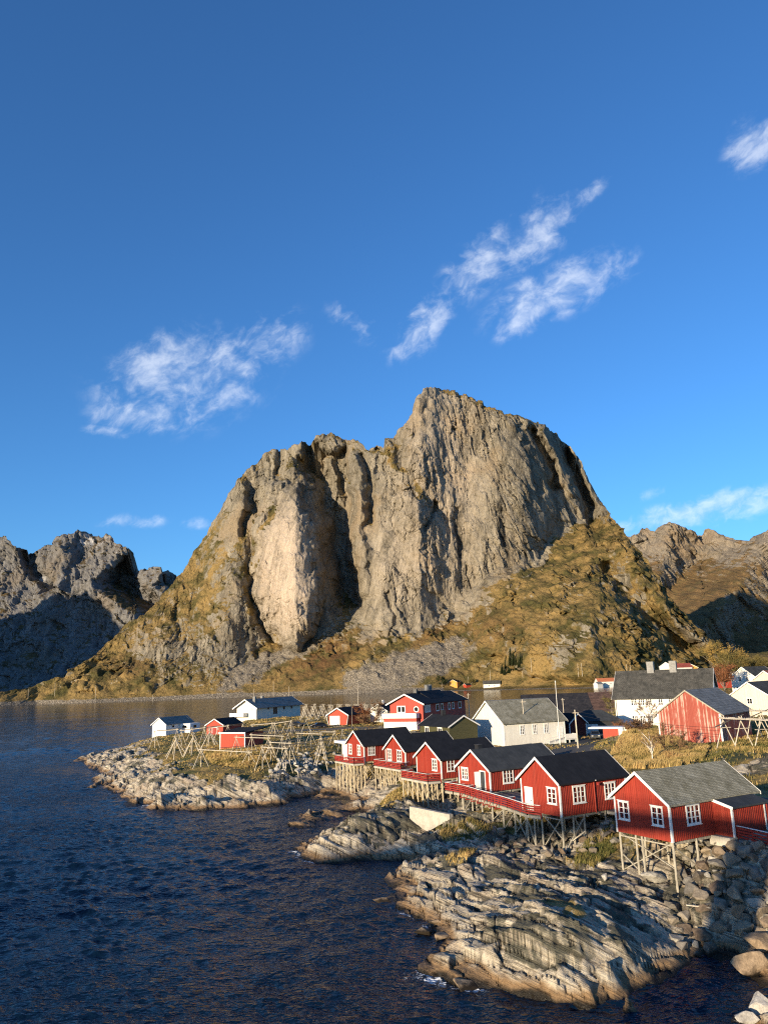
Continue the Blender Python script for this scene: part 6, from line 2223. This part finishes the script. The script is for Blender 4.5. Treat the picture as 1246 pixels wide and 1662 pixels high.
def grass(regions):
    Vs, Ts = [], []
    for (x0, x1, y0, y1, cnt, h0, h1, tone, spread, poly) in regions:
        cl = RNG.uniform(size=(max(1, cnt // 9), 2))
        c = np.stack([x0 + (x1 - x0) * cl[:, 0], y0 + (y1 - y0) * cl[:, 1]], -1)
        c = np.repeat(c, 9, 0) + RNG.normal(size=(len(c) * 9, 2)) * .42
        z, veg, _, _ = terrain(c[:, 0], c[:, 1])
        keep = (veg > .42 + .3 * RNG.random(len(c))) & (z > 1.2)
        for fx, fy, fr in FLAT:
            keep &= np.hypot(c[:, 0] - fx, c[:, 1] - fy) > fr * .8
        if poly is not None:
            keep = inside(*project(c[:, 0], c[:, 1], z), poly) & (z > 1.0)
        c, z = c[keep], z[keep]
        k = len(c)
        patch = fbm(c[:, 0] / 4.5, c[:, 1] / 4.5, 3, 17)
        hh = (h0 + (h1 - h0) * RNG.random(k)) * (1 + .45 * patch)
        a = RNG.uniform(0, math.pi, k)
        w = (.002 + .00036 * c[:, 1]) * (1 + RNG.random(k))
        ln = RNG.normal(size=(k, 2)) * .22 * hh[:, None] + np.array([.22, .05]) * hh[:, None]
        bx, by = np.cos(a) * w, np.sin(a) * w
        v0 = np.stack([c[:, 0] - bx, c[:, 1] - by, z - .05], -1)
        v1 = np.stack([c[:, 0] + bx, c[:, 1] + by, z - .05], -1)
        v2 = np.stack([c[:, 0] + ln[:, 0], c[:, 1] + ln[:, 1], z + hh], -1)
        Vs.append(np.stack([v0, v1, v2], 1).reshape(-1, 3))
        tt = np.clip(tone + spread * (RNG.random(k) - .5) + .35 * patch, 0, 1)
        Ts.append(np.repeat(tt, 3))
    V, T = np.concatenate(Vs), np.concatenate(Ts)
    F = np.arange(len(V)).reshape(-1, 3)
    o = np_mesh('grass', V, F, mat_grass(), dict(tone=T), smooth=False)
    tag(o, 'dry golden and olive grass over the headland, banks and barn hill', 'grass', kind='stuff')


BANK = [(985, 1235), (1000, 1212), (1012, 1190), (1035, 1172), (1068, 1170), (1085, 1195), (1120, 1212), (1150, 1215), (1140, 1235), (1090, 1246), (1040, 1248), (1000, 1246)]
HILL = [(1125, 1215), (1170, 1196), (1200, 1188), (1250, 1178), (1310, 1176), (1310, 1228), (1240, 1222), (1190, 1222), (1140, 1236)]
MOUNDS = [(935, 1378), (990, 1340), (1000, 1380), (960, 1410), (930, 1405)]  # low tone below: shade on this grass is put into the blade colour
TUFT = [(720, 1392), (750, 1378), (775, 1380), (750, 1402), (728, 1405)]
TUFT2 = [(705, 1345), (760, 1330), (800, 1345), (780, 1362), (720, 1366)]
HUTG = [(330, 1222), (345, 1205), (440, 1205), (450, 1235), (400, 1248), (345, 1240)]
grass([(-85, 60, 118, 300, 110000, .12, .28, .42, .5, None), (20, 75, 60, 260, 60000, .15, .4, .26, .4, None),
       (28, 52, 98, 140, 260000, .3, .75, .56, .4, BANK), (32, 80, 92, 150, 120000, .14, .38, .34, .5, HILL), (10, 24, 64, 84, 40000, .15, .5, .2, .4, MOUNDS), (2, 12, 74, 100, 26000, .15, .4, .5, .5, TUFT), (2, 14, 80, 106, 40000, .15, .42, .24, .4, TUFT2),
       (-48, -15, 140, 185, 110000, .25, .55, .52, .4, HUTG), (-6, 7, 98, 126, 20000, .12, .32, .45, .5, None)])

# ------------------------------------------------------------------ shrubs and trees
M_BARK = mat_plain('grey_bark', (.22, .19, .15), .9, .35, 3, .1, .3)
M_BIRCH = mat_plain('birch_bark', (.60, .56, .48), .8, .35, 3, .1, .2)
M_TWIG = mat_plain('brown_twigs', (.17, .10, .055), .9, .35, 2, .1)
M_TWIGR = mat_plain('russet_twigs', (.20, .085, .04), .9, .35, 2, .1)
M_LEAFG = mat_plain('golden_leaves', (.30, .20, .06), .8, .45, 1.5, .15)
M_LEAFO = mat_plain('olive_leaves', (.13, .105, .035), .8, .45, 1.5, .15)
M_SPRUCE = mat_plain('spruce_needles', (.032, .040, .015), .85, .4, 1.5, .15)


def plant(name, label, cat, p, height, width, trunk_mat, crown_mat, limbs=9, twigs=260, leaf=.0, group=None, trunk_r=.09, base=.25, conifer=False, seed=0):
    rng = np.random.default_rng(seed + 1000)
    t = thing(name, label, cat, (p[0], p[1], p[2]), 0, group)
    tb = MB()
    tb.tube((0, 0, -.4), (.04 * height, .02 * height, height * .55), trunk_r, trunk_r * .55, 7)
    ends = []
    for i in range(limbs):
        z0 = height * rng.uniform(base * .5, .55)
        a = rng.uniform(0, 6.28)
        rr = width / 2 * rng.uniform(.55, 1.0)
        z1 = min(height, z0 + height * rng.uniform(.2, .5))
        q0 = np.array([.04 * z0, .02 * z0, z0])
        q1 = np.array([math.cos(a) * rr * .6, math.sin(a) * rr * .6, (z0 + z1) / 2 + .05 * height])
        q2 = np.array([math.cos(a) * rr, math.sin(a) * rr, z1])
        tb.tube(q0, q1, trunk_r * .5, trunk_r * .32, 5)
        tb.tube(q1, q2, trunk_r * .32, trunk_r * .14, 5)
        ends += [(q1, q2)]
    ends.append((np.array([.04 * height * .5, 0, height * .5]), np.array([.04 * height, 0, height])))
    tb.build('trunk', trunk_mat, t)
    V, Fc = [], []
    for i in range(twigs):
        if conifer:
            z = height * (1 - rng.random() ** .6 * .93)
            rad = width / 2 * (1 - z / height) * rng.uniform(.35, 1.0) + .1
            a = rng.uniform(0, 6.28)
            c = np.array([math.cos(a) * rad * .2, math.sin(a) * rad * .2, z])
            e = np.array([math.cos(a) * rad, math.sin(a) * rad, z - rad * .25])
            s = width * .028
        else:
            q1, q2 = ends[rng.integers(len(ends))]
            c = q1 + (q2 - q1) * rng.random()
            d = rng.normal(size=3)
            d[2] = abs(d[2]) * .8 + .1
            e = c + d / np.linalg.norm(d) * width * rng.uniform(.10, .26)
            s = width * .008 + .006
        w = np.cross(e - c, rng.normal(size=3))
        w = w / (np.linalg.norm(w) + 1e-6) * s
        b = len(V)
        V += [c - w, c + w, e]
        Fc.append((b, b + 1, b + 2))
        if leaf:
            for k in range(3):
                f = c + (e - c) * rng.uniform(.4, 1.05) + rng.normal(size=3) * leaf * .6
                u = rng.normal(size=3)
                u /= np.linalg.norm(u)
                v = np.cross(u, rng.normal(size=3))
                v /= np.linalg.norm(v)
                b = len(V)
                V += [f - u * leaf, f + v * leaf * .6, f + u * leaf]
                Fc.append((b, b + 1, b + 2))
    o = np_mesh('crown', np.array(V), np.array(Fc), crown_mat, smooth=False)
    o.parent = t
    return t


def spot(px, py, z=None, Y=None):
    p = at(px, py, z=z, Y=Y)
    if Y is None:
        p[2] = gz(p[0], p[1])
    return p


SH = [('shrub', 'wide brown thicket on top of the yellow bank, in front of the schoolhouse', (1030, 1178), 8.6, 3.0, 6.5, M_TWIG, M_TWIG, 22, 900, .0),
      ('shrub', 'bare russet bush at the left end of the thicket', (1008, 1176), 8.0, 2.6, 3.6, M_TWIG, M_TWIGR, 16, 500, .05),
      ('tree', 'slender white-stemmed birch on the yellow bank', (1058, 1238), 6.1, 5.6, 3.0, M_BIRCH, M_TWIG, 10, 240, .0),
      ('shrub', 'bare dark shrub casting its shadow on the peeling barn', (1078, 1222), 6.8, 4.4, 3.6, M_TWIG, M_TWIG, 16, 480, .0),
      ('shrub', 'bare shrub at the foot of the barn posts', (1102, 1222), 6.9, 3.6, 3.2, M_TWIG, M_TWIG, 14, 420, .0),
      ('tree', 'bare tree between the schoolhouse wall and the thicket', (1052, 1168), 8.8, 6.5, 5.0, M_BARK, M_TWIG, 14, 360, .0),
      ('shrub', 'yellowish bush at the dark warehouse end, left of the schoolhouse', (993, 1168), 6.0, 7.0, 5.0, M_BARK, M_LEAFO, 16, 500, .09),
      ('shrub', 'russet bush right of the red garage door', (588, 1176), 6.2, 5.5, 6.0, M_TWIG, M_TWIGR, 18, 620, .06),
      ('tree', 'bare brown tree in front of the small white house', (612, 1173), 6.2, 7.0, 6.0, M_BARK, M_TWIG, 16, 520, .0),
      ('shrub', 'bare hedge bush beneath the guesthouse wall', (598, 1183), 6.0, 3.2, 7.0, M_TWIG, M_TWIG, 18, 600, .0)]
for k, (nm, lab, (px, py), z, h_, w_, tm_, cm, lb_, tw, lf) in enumerate(SH):
    plant(nm, lab, nm, spot(px, py, z=z), h_, w_, tm_, cm, lb_, tw, lf, seed=k, trunk_r=.06 if nm == 'shrub' else .1, base=.1 if nm == 'shrub' else .4)
TR = [('leafy golden tree behind the right end of the schoolhouse roof', 1156, 1100, 300, 13, 10, M_LEAFO), ('wide bare golden tree left of the white gabled house', 1172, 1104, 285, 13, 10, M_LEAFG), ('tree rising beside the low white house with the red plinth', 1186, 1112, 270, 11, 10, M_LEAFO),
      ('dark russet tree below the schoolhouse gable', 1176, 1128, 225, 8, 8, M_TWIGR), ('bush behind the white gabled house at the right edge', 1232, 1104, 290, 8, 10, M_LEAFO), ('golden bush by the cream house roof', 1240, 1152, 185, 5.0, 6, M_TWIG), ('tree at the foot of the grassy hill, left of the white houses', 1196, 1108, 295, 12, 11, M_LEAFG)]
for k, (lab, px, py, Y, h_, w_, cm) in enumerate(TR):
    p = spot(px, py, Y=Y)
    plant('tree', lab, 'tree', p, h_, w_, M_BARK, cm, 20, 1100, .22, seed=40 + k, trunk_r=.16, base=.3)
CN = [(815, 1094, 820, 13), (822, 1086, 850, 15), (829, 1082, 870, 17), (834, 1080, 880, 15), (838, 1089, 840, 13), (826, 1093, 830, 12), (842, 1084, 840, 10), (831, 1088, 840, 14), (819, 1096, 830, 9), (845, 1078, 860, 11)]
for k, (px, py, Y, h_) in enumerate(CN):
    p = on_mountain(px, py)
    plant('spruce_tree', 'dark spruce in the small clump at the foot of the mountain', 'tree', p, h_ * (1.1 + .13 * (k * 7 % 5)), h_ * .75, M_BARK, M_SPRUCE, 4, 1300, .0, 'spruces at the mountain foot', seed=70 + k, trunk_r=.2, conifer=True)
for k, (lab, px, py, Y, h_, w_, cm) in enumerate([('rounded green bush left of the yellow-orange house', 717, 1116, 880, 14, 15, M_SPRUCE), ('small bush between the yellow-orange and grey-roofed houses', 765, 1114, 880, 9, 12, M_LEAFO)]):
    p = on_mountain(px, py)
    plant('shrub', lab, 'shrub', p, h_, w_, M_BARK, cm, 16, 900, .5, seed=90 + k, trunk_r=.2, base=.1)
